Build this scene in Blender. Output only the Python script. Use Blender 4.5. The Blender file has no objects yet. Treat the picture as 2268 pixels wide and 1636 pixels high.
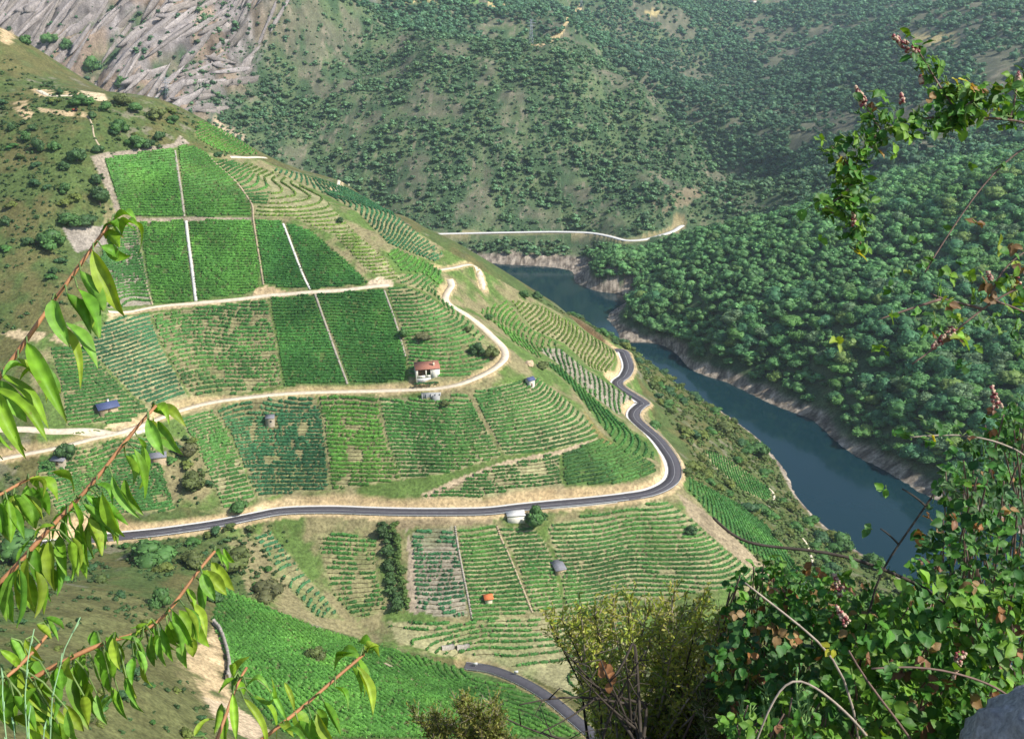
import bpy, bmesh, math, random
import numpy as np
from mathutils import Vector, Matrix

random.seed(7)
RNG = np.random.default_rng(11)
SC = bpy.context.scene
COL = SC.collection

# ------------------------------------------------------------------ camera, sky, sun, exposure
CAM_Z = 300.0
PITCH = math.radians(21.0)
FPX = 1134.0 / math.tan(math.radians(27.0))      # focal length in the 2268-wide measuring frame
cam_data = bpy.data.cameras.new("camera")
cam = bpy.data.objects.new("camera", cam_data)
COL.objects.link(cam)
cam.location = (0.0, 0.0, CAM_Z)
cam.rotation_euler = (math.radians(90.0) - PITCH, 0.0, 0.0)
cam_data.sensor_width = 36.0
cam_data.lens = 18.0 / math.tan(math.radians(27.0))
cam_data.clip_start = 0.05
cam_data.clip_end = 20000.0
SC.camera = cam

SUN_ELEV, SUN_AZ = math.radians(44.0), math.radians(112.0)   # azimuth clockwise from +Y (view direction)
world = bpy.data.worlds.new("World")
SC.world = world
world.use_nodes = True
wn = world.node_tree.nodes
sky = wn.new("ShaderNodeTexSky")
sky.sky_type = 'NISHITA'
sky.sun_disc = False
sky.sun_elevation = SUN_ELEV
sky.sun_rotation = SUN_AZ
sky.altitude = 400.0
bg = wn["Background"]
bg.inputs[1].default_value = 0.12
world.node_tree.links.new(sky.outputs[0], bg.inputs[0])

sun_data = bpy.data.lights.new("sun", 'SUN')
sun_data.energy = 4.2
sun_data.angle = math.radians(0.53)
sun_data.color = (1.0, 0.955, 0.87)
sun = bpy.data.objects.new("sun", sun_data)
COL.objects.link(sun)
SUN_DIR = Vector((math.sin(SUN_AZ) * math.cos(SUN_ELEV), math.cos(SUN_AZ) * math.cos(SUN_ELEV), math.sin(SUN_ELEV)))
sun.rotation_euler = (-SUN_DIR).to_track_quat('-Z', 'Y').to_euler()
sun.location = (300, -200, 900)

SC.view_settings.view_transform = 'Standard'
SC.view_settings.look = 'None'
SC.view_settings.exposure = 0.62
SC.view_settings.gamma = 1.0
SC.cycles.volume_bounces = 1
HAZE = 0.00006
SC.cycles.max_bounces = 8
SC.cycles.transparent_max_bounces = 8

# ------------------------------------------------------------------ helpers
def tag(o, label=None, cat=None, group=None, kind=None):
    if label: o["label"] = label
    if cat: o["category"] = cat
    if group: o["group"] = group
    if kind: o["kind"] = kind
    return o

def empty(name, loc, rz=0.0):
    o = bpy.data.objects.new(name, None)
    COL.objects.link(o)
    o.location = loc
    o.rotation_euler = (0, 0, rz)
    return o

def mesh_from(name, verts, faces, mat, parent=None, colors=None, smooth=False, link=True):
    """verts (n,3); faces (m,k) array or list of tuples; colors (n,3) per vertex."""
    me = bpy.data.meshes.new(name)
    verts = np.asarray(verts, dtype=np.float32)
    me.vertices.add(len(verts))
    me.vertices.foreach_set("co", verts.ravel())
    if isinstance(faces, np.ndarray):
        m, k = faces.shape
        me.loops.add(m * k)
        me.loops.foreach_set("vertex_index", faces.astype(np.int32).ravel())
        me.polygons.add(m)
        me.polygons.foreach_set("loop_start", (np.arange(m) * k).astype(np.int32))
        me.polygons.foreach_set("loop_total", np.full(m, k, dtype=np.int32))
    else:
        tot = [len(f) for f in faces]
        idx = [i for f in faces for i in f]
        me.loops.add(len(idx))
        me.loops.foreach_set("vertex_index", np.array(idx, dtype=np.int32))
        me.polygons.add(len(faces))
        st = np.concatenate([[0], np.cumsum(tot)[:-1]]) if len(tot) else np.zeros(0)
        me.polygons.foreach_set("loop_start", st.astype(np.int32))
        me.polygons.foreach_set("loop_total", np.array(tot, dtype=np.int32))
    me.update(calc_edges=True)
    if colors is not None:
        at = me.color_attributes.new("tint", 'FLOAT_COLOR', 'POINT')
        c = np.ones((len(verts), 4), dtype=np.float32)
        c[:, :3] = colors
        at.data.foreach_set("color", c.ravel())
    if smooth:
        me.polygons.foreach_set("use_smooth", np.ones(len(me.polygons), dtype=bool))
    if mat is not None:
        me.materials.append(mat)
    if not link:
        return me
    o = bpy.data.objects.new(name, me)
    COL.objects.link(o)
    if parent is not None:
        o.parent = parent
    return o

def link_mesh(name, me, parent=None, loc=None):
    o = bpy.data.objects.new(name, me)
    COL.objects.link(o)
    if parent is not None: o.parent = parent
    if loc is not None: o.location = loc
    return o

class MB:
    """collects shapes into one mesh"""
    def __init__(self):
        self.v, self.f, self.n = [], [], 0
    def add(self, v, f):
        self.v.extend([tuple(p) for p in v])
        self.f.extend([tuple(i + self.n for i in q) for q in f])
        self.n = len(self.v)
        return self
    def box(self, x0, x1, y0, y1, z0, z1):
        v = [(x0,y0,z0),(x1,y0,z0),(x1,y1,z0),(x0,y1,z0),(x0,y0,z1),(x1,y0,z1),(x1,y1,z1),(x0,y1,z1)]
        f = [(0,3,2,1),(4,5,6,7),(0,1,5,4),(1,2,6,5),(2,3,7,6),(3,0,4,7)]
        return self.add(v, f)
    def bar(self, a, b, w, h=None):
        a, b = Vector(a), Vector(b)
        h = h or w
        d = (b - a)
        L = d.length
        if L < 1e-6: return self
        d /= L
        up = Vector((0,0,1)) if abs(d.z) < 0.95 else Vector((1,0,0))
        s = d.cross(up).normalized() * (w/2)
        t = s.cross(d).normalized() * (h/2)
        v = [a-s-t, a+s-t, a+s+t, a-s+t, b-s-t, b+s-t, b+s+t, b-s+t]
        f = [(0,3,2,1),(4,5,6,7),(0,1,5,4),(1,2,6,5),(2,3,7,6),(3,0,4,7)]
        return self.add(v, f)
    def tube(self, pts, radii, seg=6, cap=True):
        pts = [Vector(p) for p in pts]
        n = len(pts)
        if not hasattr(radii, "__len__"): radii = [radii]*n
        v, f = [], []
        prev = None
        for i, p in enumerate(pts):
            d = (pts[min(i+1,n-1)] - pts[max(i-1,0)])
            d = d.normalized() if d.length > 1e-9 else Vector((0,0,1))
            if prev is None:
                up = Vector((0,0,1)) if abs(d.z) < 0.9 else Vector((1,0,0))
                s = d.cross(up).normalized()
            else:
                s = (prev - d*prev.dot(d))
                s = s.normalized() if s.length > 1e-6 else d.orthogonal().normalized()
            prev = s
            t = d.cross(s)
            for k in range(seg):
                a = 2*math.pi*k/seg
                v.append(p + (s*math.cos(a) + t*math.sin(a))*radii[i])
        for i in range(n-1):
            for k in range(seg):
                a, b = i*seg+k, i*seg+(k+1)%seg
                f.append((a, b, b+seg, a+seg))
        if cap:
            f.append(tuple(range(seg-1,-1,-1)))
            f.append(tuple(range((n-1)*seg, n*seg)))
        return self.add(v, f)
    def build(self, name, mat, parent=None, smooth=False, colors=None):
        return mesh_from(name, np.array(self.v, dtype=np.float32).reshape(-1,3), self.f, mat, parent, colors, smooth)

# noise ------------------------------------------------------------
def _hash(ix, iy, seed):
    h = (ix.astype(np.int64)*374761393 + iy.astype(np.int64)*668265263 + seed*1274126177) & 0xFFFFFFFF
    h = ((h ^ (h >> 13)) * 1274126177) & 0xFFFFFFFF
    h = ((h ^ (h >> 16)) * 2246822519) & 0xFFFFFFFF
    return ((h ^ (h >> 15)) & 0xFFFFFF) / float(0xFFFFFF)

def vnoise(x, y, seed=0):
    x = np.asarray(x, dtype=np.float64); y = np.asarray(y, dtype=np.float64)
    ix, iy = np.floor(x), np.floor(y)
    fx, fy = x-ix, y-iy
    fx = fx*fx*fx*(fx*(fx*6-15)+10); fy = fy*fy*fy*(fy*(fy*6-15)+10)
    a = _hash(ix, iy, seed); b = _hash(ix+1, iy, seed)
    c = _hash(ix, iy+1, seed); d = _hash(ix+1, iy+1, seed)
    return (a*(1-fx)+b*fx)*(1-fy) + (c*(1-fx)+d*fx)*fy

def fbm(x, y, oct=4, seed=0, gain=0.5):
    t = 0.0; amp = 1.0; tot = 0.0
    x = np.asarray(x, dtype=np.float64); y = np.asarray(y, dtype=np.float64)
    for o in range(oct):
        t = t + amp*(vnoise(x + 17.3*o, y - 9.1*o, seed+o)*2-1)
        tot += amp
        amp *= gain
        x, y = (x*1.6 + y*1.2), (y*1.6 - x*1.2)
    return t/tot

def sstep(a, b, x):
    t = np.clip((x-a)/(b-a), 0, 1)
    return t*t*(3-2*t)

# measuring-frame pixel -> ray direction -----------------------------
CP, SP = math.cos(PITCH), math.sin(PITCH)
def ray(u, v):
    a = (np.asarray(u, dtype=np.float64)-1134.0)/FPX
    b = -(np.asarray(v, dtype=np.float64)-818.0)/FPX
    return np.stack([a, CP + b*SP, -SP + b*CP], axis=-1)
def at_z(u, v, z):
    d = ray(u, v)
    t = (z-CAM_Z)/d[..., 2]
    return np.stack([d[..., 0]*t, d[..., 1]*t, np.broadcast_to(z, t.shape)+0.0], axis=-1)
def at_y(u, v, y):
    d = ray(u, v)
    t = y/d[..., 1]
    return np.stack([d[..., 0]*t, d[..., 1]*t, CAM_Z + d[..., 2]*t], axis=-1)
def at_d(u, v, dist):
    """point at camera depth 'dist' (along the view axis)"""
    d = ray(u, v)
    return Vector((float(d[0])*dist, float(d[1])*dist, CAM_Z + float(d[2])*dist))
def project(p):
    p = np.asarray(p, dtype=np.float64)
    x, y, z = p[..., 0], p[..., 1], p[..., 2]-CAM_Z
    dep = y*CP - z*SP
    upc = y*SP + z*CP
    return 1134 + FPX*x/dep, 818 - FPX*upc/dep, dep
# ================================================================== TERRAIN
MAIN_ROAD_PX = [(120,1204),(235,1190),(330,1181),(400,1172),(480,1160),(560,1144),(610,1134),(660,1130),(740,1129),(820,1132),(900,1134),
    (1000,1134),(1080,1132),(1150,1124),(1220,1117),(1300,1110),(1380,1101),(1440,1091),(1480,1072),(1494,1050),(1490,1022),(1474,995),
    (1452,968),(1425,945),(1405,925),(1406,910),(1420,897),(1424,890)]
MAIN_ROAD_PX2 = [(1368,852),(1384,832),(1392,812),(1386,790),(1374,776)]
ROAD_Z = 65.0
LOW_ROAD_PX = [(1030,1473,26),(1080,1480,26),(1130,1497,26.5),(1180,1522,27.5),(1225,1552,28.5),(1270,1590,29.5),(1320,1635,31),(1380,1700,33)]
TRACK_PX = [(-40,1025,94.5),(0,1016,95),(60,1004,96),(130,990,97.5),(200,972,99),(265,957,100),(320,938,100.5),(400,908,101.5),(470,890,102.5),(560,878,103.5),(650,870,104),
    (740,867,104.5),(830,865,105),(910,862,106),(970,859,107),(1020,849,109),(1070,829,111),(1105,807,113),(1119,788,114),(1113,768,115.5),
    (1090,745,118.5),(1062,719,122),(1035,698,126)]
TRACK2_PX = [(990,670,131),(989,650,133),(1000,632,135),(996,618,137)]
TRACK3_PX = [(972,597,140),(1005,592,139),(1030,586,138),(1048,587,136.5),(1060,600,133),(1066,620,129),(1072,642,124)]

CTRL = []
def c(u, v, z): CTRL.append(tuple(at_z(u, v, z)))
def cy(u, v, y): CTRL.append(tuple(at_y(u, v, y)))
def cx(x, y, z): CTRL.append((x, y, z))
c(120,1204,71)
for (u, v) in MAIN_ROAD_PX[1::2] + MAIN_ROAD_PX2[::2]: c(u, v, ROAD_Z)
for (u, v, z) in LOW_ROAD_PX[::2]: c(u, v, z)
for (u, v, z) in TRACK_PX[::2] + TRACK2_PX[::2] + TRACK3_PX[::2]: c(u, v, z)
# main face of the spur: solve z on a slope line upward from the track
def face(u, v, d0, z0, s):
    r = ray(u, v); k = -r[2]/r[1]
    d = (CAM_Z - z0 + s*d0)/(s + k)
    return z0 + s*(d-d0)
for u in (440, 600, 760, 860):
    p = at_z(u, 868, 104.0)
    for v in ((770, 660, 570, 485) if u < 700 else (770, 680)): c(u, v, face(u, v, p[1], 104.0, 0.70))
for u in (260, 330, 400, 470):
    p = at_z(u, 868, 104.0)
    for v in ((660, 485, 400) if 300 < u < 470 else (660, 485)): c(u, v, face(u, v, p[1], 104.0, 0.69))

# band between road and track, slope below road
for u in (560, 720, 900, 1080, 1250):
    c(u, 1000, face(u, 1000, at_z(u, 1128 if u < 1200 else 1114, 65.0)[1], 65.0, 0.69 if u < 1200 else .58))
for u, v0 in ((640, 1135), (800, 1132), (1000, 1134), (1200, 1120), (1400, 1098)):
    p = at_z(u, v0, 65.0)
    for v in (1240, 1350, 1420):
        if u == 640 and v > 1300: continue
        c(u, v, face(u, v, p[1], 65.0, 0.60))
c(1560, 1180, face(1560, 1180, 442, 65, .60)); c(1600, 1290, face(1600, 1290, 442, 65, .56))
# left hillside, brown scrub
cy(0, 60, 750); cy(120, 170, 715); cy(250, 205, 705); cy(370, 225, 695); cy(-150, 20, 760)
for (u, v) in ((60,330),(200,300),(0,500),(120,450),(60,700),(150,620),(0,900),(-200,500),(-200,800),(-200,300)):
    c(u, v, face(u, v, 418.0, 97.0, 0.62))
for (u, v) in ((100,1150),(0,1180),(-100,1150)): c(u, v, face(u, v, 421.0, 96.0, 0.58))
cx(-620, 560, 240); cx(-620, 700, 300); cx(-900, 500, 260); cx(-470, 470, 150); cx(-620,400,150)
# ridge / silhouettes
cy(470, 285, 690); cy(560, 340, 690); cy(660, 375, 730); cy(760, 405, 765); cy(900, 480, 815); cy(960, 530, 850)
cy(480, 352, 648); cy(600, 395, 655)
for (u, v) in ((740,500),(850,570),(940,660)): c(u, v, face(u, v, at_z(u, 866, 105.0)[1], 105.0, 0.66))
c(1000, 562, 62)
c(1150, 640, 88); c(1250, 690, 72); c(1320, 730, 66)
c(1180, 760, 98); c(1260, 800, 88); c(1340, 900, 77); c(1330, 830, 76); c(1430, 1000, 73); c(1250, 900, 92)
cx(-90, 780, 120); cx(-150, 800, 135); cx(-60, 900, 62); cx(-230, 760, 195); cx(-300, 850, 170)
# flank below the road and the waterline
c(1480, 900, 46); c(1560, 940, 36); c(1570, 1050, 40); c(1700, 1180, 30)
c(1800, 1290, 24); c(1440, 830, 42); c(1420, 790, 48); c(1500, 860, 26)
shore_far = [at_z(u, v, 0.0)[:2] for (u, v) in ((2200,1160),(2060,1085),(1960,1040),(1870,985),(1800,930),(1700,890),(1590,840),(1480,795),(1400,760),(1345,705))]
for p in shore_far[::2] + [shore_far[-1]]: cx(p[0], p[1], 0.0)
near_shore = [(300,375),(216,455),(198,490),(178,565),(173,650),(135,746),(96,842),(47,935),(3,1010),(-72,1066),(-250,1110),(-450,1100),(-700,1060)]
for x, y in near_shore: cx(x, y, 0.0)
for x, y in ((198,645),(206,575),(228,495),(248,455),(162,742),(122,838)): cx(x, y, -7.0)
for x, y in ((290,480),(120,800),(80,880),(0,1050),(-150,1120),(-350,1150),(-600,1120)): cx(x, y, -9.0)
for (u, v) in ((1020,576),(1110,585),(1200,590),(1270,603),(1310,640)): c(u, v, 0.0)
cx(-250, 1190, 0); cx(-450, 1190, 0); cx(-700, 1170, 0)
# inlet
c(1345, 648, 0.0); c(1370, 655, -2); c(1340, 670, -7)
# far bank left of the inlet: road, hill
for (u, v, z) in ((960,518,24),(1100,515,25),(1220,513,26),(1330,520,26),(1385,528,27),(1450,526,29),(1495,510,30)): c(u, v, z)
c(1545, 540, 17); c(1580, 530, 20); c(1640, 500, 33)
c(1352, 612, 14); c(1385, 572, 27); c(1400, 580, 22); c(1460, 580, 22); c(1420, 550, 22)
for u in (760, 950, 1130, 1300):
    for v, y in ((430, 1228), (320, 1305), (200, 1395)): cy(u, v, y + (25 if u < 900 else 0))
cy(1130, 100, 1492); cy(950, 90, 1520); c(1440, 250, 128); c(1530, 340, 92); c(1570, 430, 50); c(1300, 130, 196); c(1480, 430, 62); c(1400, 330, 100)
cx(120, 1690, 140); cx(235, 1590, 88); cx(320, 1490, 58); cx(300, 1380, 46); cx(20, 1760, 185)
cy(1250, 60, 1800); cy(1250, 10, 2350)
cy(800, 0, 1850); cy(600, 60, 1620); cy(620, 200, 1430); cy(520, 300, 1320); cy(460, 240, 1340); cy(760,90,1540)
# rocky mountain
cy(330, 190, 1310); cy(400, 120, 1380); cy(450, 30, 1450); cy(250, 90, 1370); cy(150, 20, 1400); cy(20, 10, 1380)
cx(-600, 1520, 390); cx(-850, 1300, 400); cx(-350, 1600, 420); cx(-700, 1700, 520); cx(-1200, 1300, 430)
# right bank ridge
c(1440, 680, 22); c(1500, 600, 36); c(1560, 530, 46); c(1650, 700, 42); c(1800, 600, 72); c(1900, 760, 48); c(2060, 900, 36)
c(2268, 900, 46); c(2268, 750, 70); c(2268, 600, 100); c(2050, 600, 88); c(1800, 480, 92); c(2000, 430, 118); c(2268, 420, 143); c(1680, 520, 68)
cx(520, 700, 140); cx(640, 560, 150); cx(420, 470, 45); cx(560, 380, 80); cx(330,560,28)
# right mountain beyond the tributary
c(2268, 300, 140); c(2268, 200, 168); c(2268, 80, 225); c(2268, 0, 270); c(2000, 280, 126); c(2000, 150, 170); c(2000, 40, 238)
c(1800, 250, 104); c(1800, 120, 165); c(1800, 20, 243); c(1620, 300, 78); c(1600, 200, 108); c(1600, 90, 176); c(1500, 15, 250)
c(1440, 130, 150); c(1650, 420, 66)
for x in (-1500, -500, 400, 1300, 1900):
    cx(x, 2700, 285 + (160 if x < -400 else 0)); cx(x, 3400, 318 + (250 if x < -400 else 0)); cx(x, 4200, 345 + (250 if x < -400 else 0))
cx(1500, 1500, 230); cx(1300, 900, 220); cx(1900, 2000, 260)
# near slope with the bright vines, gully and brown hillside
c(450, 1275, 66); c(560, 1330, 57); c(700, 1395, 47); c(860, 1440, 38); c(980, 1468, 30)
c(640, 1480, 66); c(800, 1520, 56); c(960, 1560, 48); c(1120, 1600, 38); c(620, 1610, 78); c(800, 1640, 72); c(1000, 1640, 55)
c(500, 1420, 74); c(450, 1560, 92); c(330, 1400, 96); c(200, 1330, 98); c(250, 1500, 122); c(380, 1620, 114); c(100, 1450, 125); c(0, 1300, 104)
c(300, 1230, 68); c(0, 1600, 150)
cx(-60, 150, 140); cx(0, 150, 128); cx(-200, 120, 205); cx(60, 200, 70); cx(0, 60, 226); cx(-100, 40, 262); cx(100, 60, 200); cx(200, 150, 90); cx(150, 260, 40)
cx(0, 5, 280); cx(-50, 0, 284); cx(60, 0, 275); cx(0, -60, 296); cx(-300, -40, 310); cx(300, -40, 240); cx(-350, 200, 215); cx(-500, 50, 300)
cx(300, 300, 14); cx(400, 200, 30); cx(120, 340, 22); cx(220, 330, 10); cx(600, 100, 60); cx(900, 300, 170); cx(900, 0, 120)
cx(-400, 330, 130)
CTRL = np.array(CTRL)

def tps_fit(P, lam=6.0):
    xy = P[:, :2]/100.0
    n = len(P)
    r2 = ((xy[:, None, :]-xy[None, :, :])**2).sum(-1)
    K = 0.5*r2*np.log(r2+1e-12)
    K[np.arange(n), np.arange(n)] = 0.0
    K += np.eye(n)*lam*1e-3
    A = np.zeros((n+3, n+3))
    A[:n, :n] = K
    A[:n, n] = 1; A[:n, n+1:] = xy
    A[n, :n] = 1; A[n+1:, :n] = xy.T
    b = np.zeros(n+3); b[:n] = P[:, 2]
    return np.linalg.lstsq(A, b, rcond=None)[0]
# thin out points that sit nearly on top of each other
_keep = []
for i, p in enumerate(CTRL):
    if all((p[0]-CTRL[j][0])**2 + (p[1]-CTRL[j][1])**2 > 9.0 for j in _keep): _keep.append(i)
CTRL = CTRL[_keep]
_w = tps_fit(CTRL)
def tps_eval(X, Y):
    out = np.empty(X.shape)
    q = np.stack([X.ravel(), Y.ravel()], -1)/100.0
    c0 = CTRL[:, :2]/100.0
    n = len(CTRL)
    res = np.empty(len(q))
    for s in range(0, len(q), 20000):
        b = q[s:s+20000]
        r2 = ((b[:, None, :]-c0[None])**2).sum(-1)
        res[s:s+20000] = (0.5*r2*np.log(r2+1e-12))@_w[:n] + _w[n] + b@_w[n+1:]
    return res.reshape(X.shape)

CG = 10.0
cgx = np.arange(-1900, 2300+CG, CG); cgy = np.arange(-60, 4300+CG, CG)
_X, _Y = np.meshgrid(cgx, cgy)
CH = tps_eval(_X, _Y)

def cubic_sample(H, x0, y0, g, X, Y):
    fx = (X-x0)/g; fy = (Y-y0)/g
    ix = np.clip(np.floor(fx).astype(int), 1, H.shape[1]-3); iy = np.clip(np.floor(fy).astype(int), 1, H.shape[0]-3)
    tx = fx-ix; ty = fy-iy
    def wts(t): return (-.5*t+t*t-.5*t**3, 1-2.5*t*t+1.5*t**3, .5*t+2*t*t-1.5*t**3, -.5*t*t+.5*t**3)
    wx, wy = wts(tx), wts(ty)
    out = 0
    for j in range(4):
        row = 0
        for i in range(4): row = row + wx[i]*H[iy-1+j, ix-1+i]
        out = out + wy[j]*row
    return out

def axis(lo, a, b, hi, fine, grow, mx, knee_lo=0, knee_hi=0, cap=6.0):
    mid = list(np.arange(a, b, fine))
    up, s, x = [], fine, mid[-1]
    while x < hi:
        s = min(s*grow, cap if x < knee_hi else mx); x += s; up.append(x)
    dn, s, x = [], fine, mid[0]
    while x > lo:
        s = min(s*grow, cap if x > knee_lo else mx); x -= s; dn.append(x)
    return np.array(dn[::-1] + mid + up)
GX = axis(-1750, -270, 150, 2150, 1.05, 1.022, 12.0, -720, 420, 4.2)
GY = axis(-50, 235, 660, 4150, 1.05, 1.0105, 14.0, 0, 1650, 5.0)
TX, TY = np.meshgrid(GX, GY)
TZ = cubic_sample(CH, cgx[0], cgy[0], CG, TX, TY)

def far_shore_x(y):
    P = sorted([(p[1], p[0]) for p in shore_far])
    return np.interp(y, [p[0] for p in P], [p[1] for p in P])

# which side of the river a point is on
NS = np.array(sorted([(y, x) for x, y in near_shore if y < 1000]))
def near_mask(X, Y):
    xs = np.interp(Y, NS[:, 0], NS[:, 1])
    return (X < xs) & (Y < 1100)
NEAR = near_mask(TX, TY)
DEP = np.sqrt(TX**2 + TY**2)
land = sstep(2, 30, TZ)
# relief: broad gullies on the wild slopes, little on the vineyards
wild = np.where(NEAR, 0.22, 1.0)
rel = fbm(TX/170, TY/170, 4, 3)*np.where(TX > 60, 21, 16)*sstep(620, 1250, DEP) + fbm(TX/60, TY/60, 4, 9)*7.0*np.where(NEAR, 0.35, 1.0) + fbm(TX/14, TY/14, 3, 21)*1.1
TZ = TZ + rel*land*wild
# slab ridges of the rocky mountain
rock_w = sstep(0, 1, np.clip((-300-TX-.30*(1450-TY))/80, 0, 1))*sstep(1130, 1230, TY)*sstep(-2200, -1900, -TY)
q = TX*0.835 - TY*0.55
slab = fbm(q/24 + .35*fbm(TX/50, TY/50, 3, 35), (TY*0.835+TX*0.55)/170, 5, 31, .6)
TZ = TZ + rock_w*(sstep(-.30, .32, slab)*24 - 8 + 5*fbm(TX/14, TY/14, 3, 36))*sstep(6, 40, TZ)
# ledges and boulders of the bare drawdown zone
TZ = TZ + np.where(~NEAR, 1, 0)*sstep(15, 6, TZ)*sstep(-1.5, 1.0, TZ)*(1.5*np.abs(fbm(TX/7, TY/7, 3, 44)) + .8*fbm(TX/3.2, TY/3.2, 2, 45) - .2)

# side valley behind the central spur, and the spur's own rounded crest
def along(pts, w):
    P = np.array(pts, float); best = np.full(TX.shape, 1e9); tt = np.zeros(TX.shape)
    m = (TX > P[:, 0].min()-4*w) & (TX < P[:, 0].max()+4*w) & (TY > P[:, 1].min()-4*w) & (TY < P[:, 1].max()+4*w)
    xs, ys = TX[m], TY[m]; b = np.full(xs.shape, 1e9); ts = np.zeros(xs.shape)
    for i in range(len(P)-1):
        d = P[i+1]-P[i]; L2 = d.dot(d)
        t = np.clip(((xs-P[i, 0])*d[0]+(ys-P[i, 1])*d[1])/L2, 0, 1)
        q_ = np.hypot(xs-P[i, 0]-t*d[0], ys-P[i, 1]-t*d[1])
        u_ = q_ < b
        b = np.where(u_, q_, b); ts = np.where(u_, (i+t)/(len(P)-1), ts)
    best[m] = b; tt[m] = ts
    return best, tt
_d, _t = along([(262,1285),(318,1370),(345,1480),(305,1620),(215,1755),(110,1880)], 60)
TZ = TZ - 46*np.exp(-(_d/62)**2)*np.minimum(sstep(0, .22, _t), sstep(1, .7, _t))*sstep(20, 60, TZ)
_d, _t = along([(238,1262),(232,1330),(205,1425),(150,1490),(60,1540)], 55)
TZ = TZ + 16*np.exp(-(_d/50)**2)*np.minimum(sstep(0, .3, _t), sstep(1, .6, _t))

def ter_idx(x, A):
    i = np.clip(np.searchsorted(A, x)-1, 0, len(A)-2)
    return i, np.clip((x-A[i])/(A[i+1]-A[i]), 0, 1)
def H(x, y):
    x = np.asarray(x, dtype=np.float64); y = np.asarray(y, dtype=np.float64)
    i, fx = ter_idx(x, GX); j, fy = ter_idx(y, GY)
    return (TZ[j, i]*(1-fx)+TZ[j, i+1]*fx)*(1-fy) + (TZ[j+1, i]*(1-fx)+TZ[j+1, i+1]*fx)*fy
def hit(u, v, t0=120.0, t1=4600.0):
    """where the view through measuring pixel (u,v) meets the terrain"""
    u = np.atleast_1d(np.asarray(u, dtype=np.float64)); v = np.atleast_1d(np.asarray(v, dtype=np.float64))
    d = ray(u, v)
    t = np.full(u.shape, t0); prev = t.copy(); done = np.zeros(u.shape, bool)
    for _ in range(900):
        P = d*t[:, None]
        below = (CAM_Z+P[:, 2]) < np.maximum(H(P[:, 0], P[:, 1]), 0.0)
        done |= below
        if done.all(): break
        nt = np.where(done, t, t + np.maximum(1.5, 0.006*t))
        prev = np.where(done, prev, t)
        t = nt
        if (t > t1).all(): break
    lo, hi = prev, t
    for _ in range(12):
        m = (lo+hi)/2
        P = d*m[:, None]
        b = (CAM_Z+P[:, 2]) < np.maximum(H(P[:, 0], P[:, 1]), 0.0)
        hi = np.where(b, m, hi); lo = np.where(b, lo, m)
    P = d*hi[:, None]
    return np.stack([P[:, 0], P[:, 1], CAM_Z+P[:, 2]], -1)
# ================================================================== ROADS cut into the terrain
def smooth_line(P, step=1.5):
    """Catmull-Rom through 3D points, resampled evenly"""
    P = np.asarray(P, dtype=np.float64)
    Q = np.vstack([2*P[0]-P[1], P, 2*P[-1]-P[-2]])
    out = []
    for i in range(1, len(Q)-2):
        n = max(2, int(np.linalg.norm(Q[i+1]-Q[i])/0.5))
        t = np.linspace(0, 1, n, endpoint=False)[:, None]
        out.append(0.5*(2*Q[i] + (Q[i+1]-Q[i-1])*t + (2*Q[i-1]-5*Q[i]+4*Q[i+1]-Q[i+2])*t*t + (-Q[i-1]+3*Q[i]-3*Q[i+1]+Q[i+2])*t**3))
    out = np.vstack(out + [P[-1:]])
    # relax wiggles, then resample
    for _ in range(6):
        out[1:-1] = 0.25*out[:-2] + 0.5*out[1:-1] + 0.25*out[2:]
    s = np.concatenate([[0], np.cumsum(np.linalg.norm(np.diff(out, axis=0), axis=1))])
    n = max(2, int(s[-1]/step)+1)
    t = np.linspace(0, s[-1], n)
    return np.stack([np.interp(t, s, out[:, k]) for k in range(3)], -1)

def px_line(px, step=1.5):
    return smooth_line([at_z(u, v, z) for (u, v, z) in px], step)

_main = [at_z(-80, 1222, 75.0), at_z(20, 1213, 73.0), at_z(120, 1204, 71.0), at_z(180, 1197, 67.5)] + [at_z(u, v, ROAD_Z) for (u, v) in MAIN_ROAD_PX[1:]]
_p2 = [at_z(u, v, ROAD_Z) for (u, v) in MAIN_ROAD_PX2]
# behind the small bank the two visible lengths are one road; further on it rounds the spur out of sight and shows once more
_tail = [np.array([58, 650, 65.0]), np.array([38, 700, 64.5]), np.array([14, 750, 64.0]), np.array([-8, 800, 63.5]), np.array([-30, 850, 63.0])]
_small = [at_z(u, v, 62.0) for (u, v) in ((1012, 571), (996, 560), (982, 549), (968, 541))]
MAIN_ROAD = smooth_line(_main + _p2 + _tail + _small)
LOW_ROAD = px_line(LOW_ROAD_PX)
TRACK = px_line(TRACK_PX + TRACK2_PX)
TRACK3 = px_line(TRACK3_PX)
FAR_ROAD = px_line([(900,521,24),(960,518,24),(1100,515,25),(1220,513,26),(1300,515,26),(1345,522,26.5),(1385,532,27),(1420,531,28),(1450,525,29),(1490,512,30.5),(1510,500,31.5),(1535,494,32),(1570,491,32.5),(1606,489,33),(1660,482,35)], 3.0)

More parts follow.
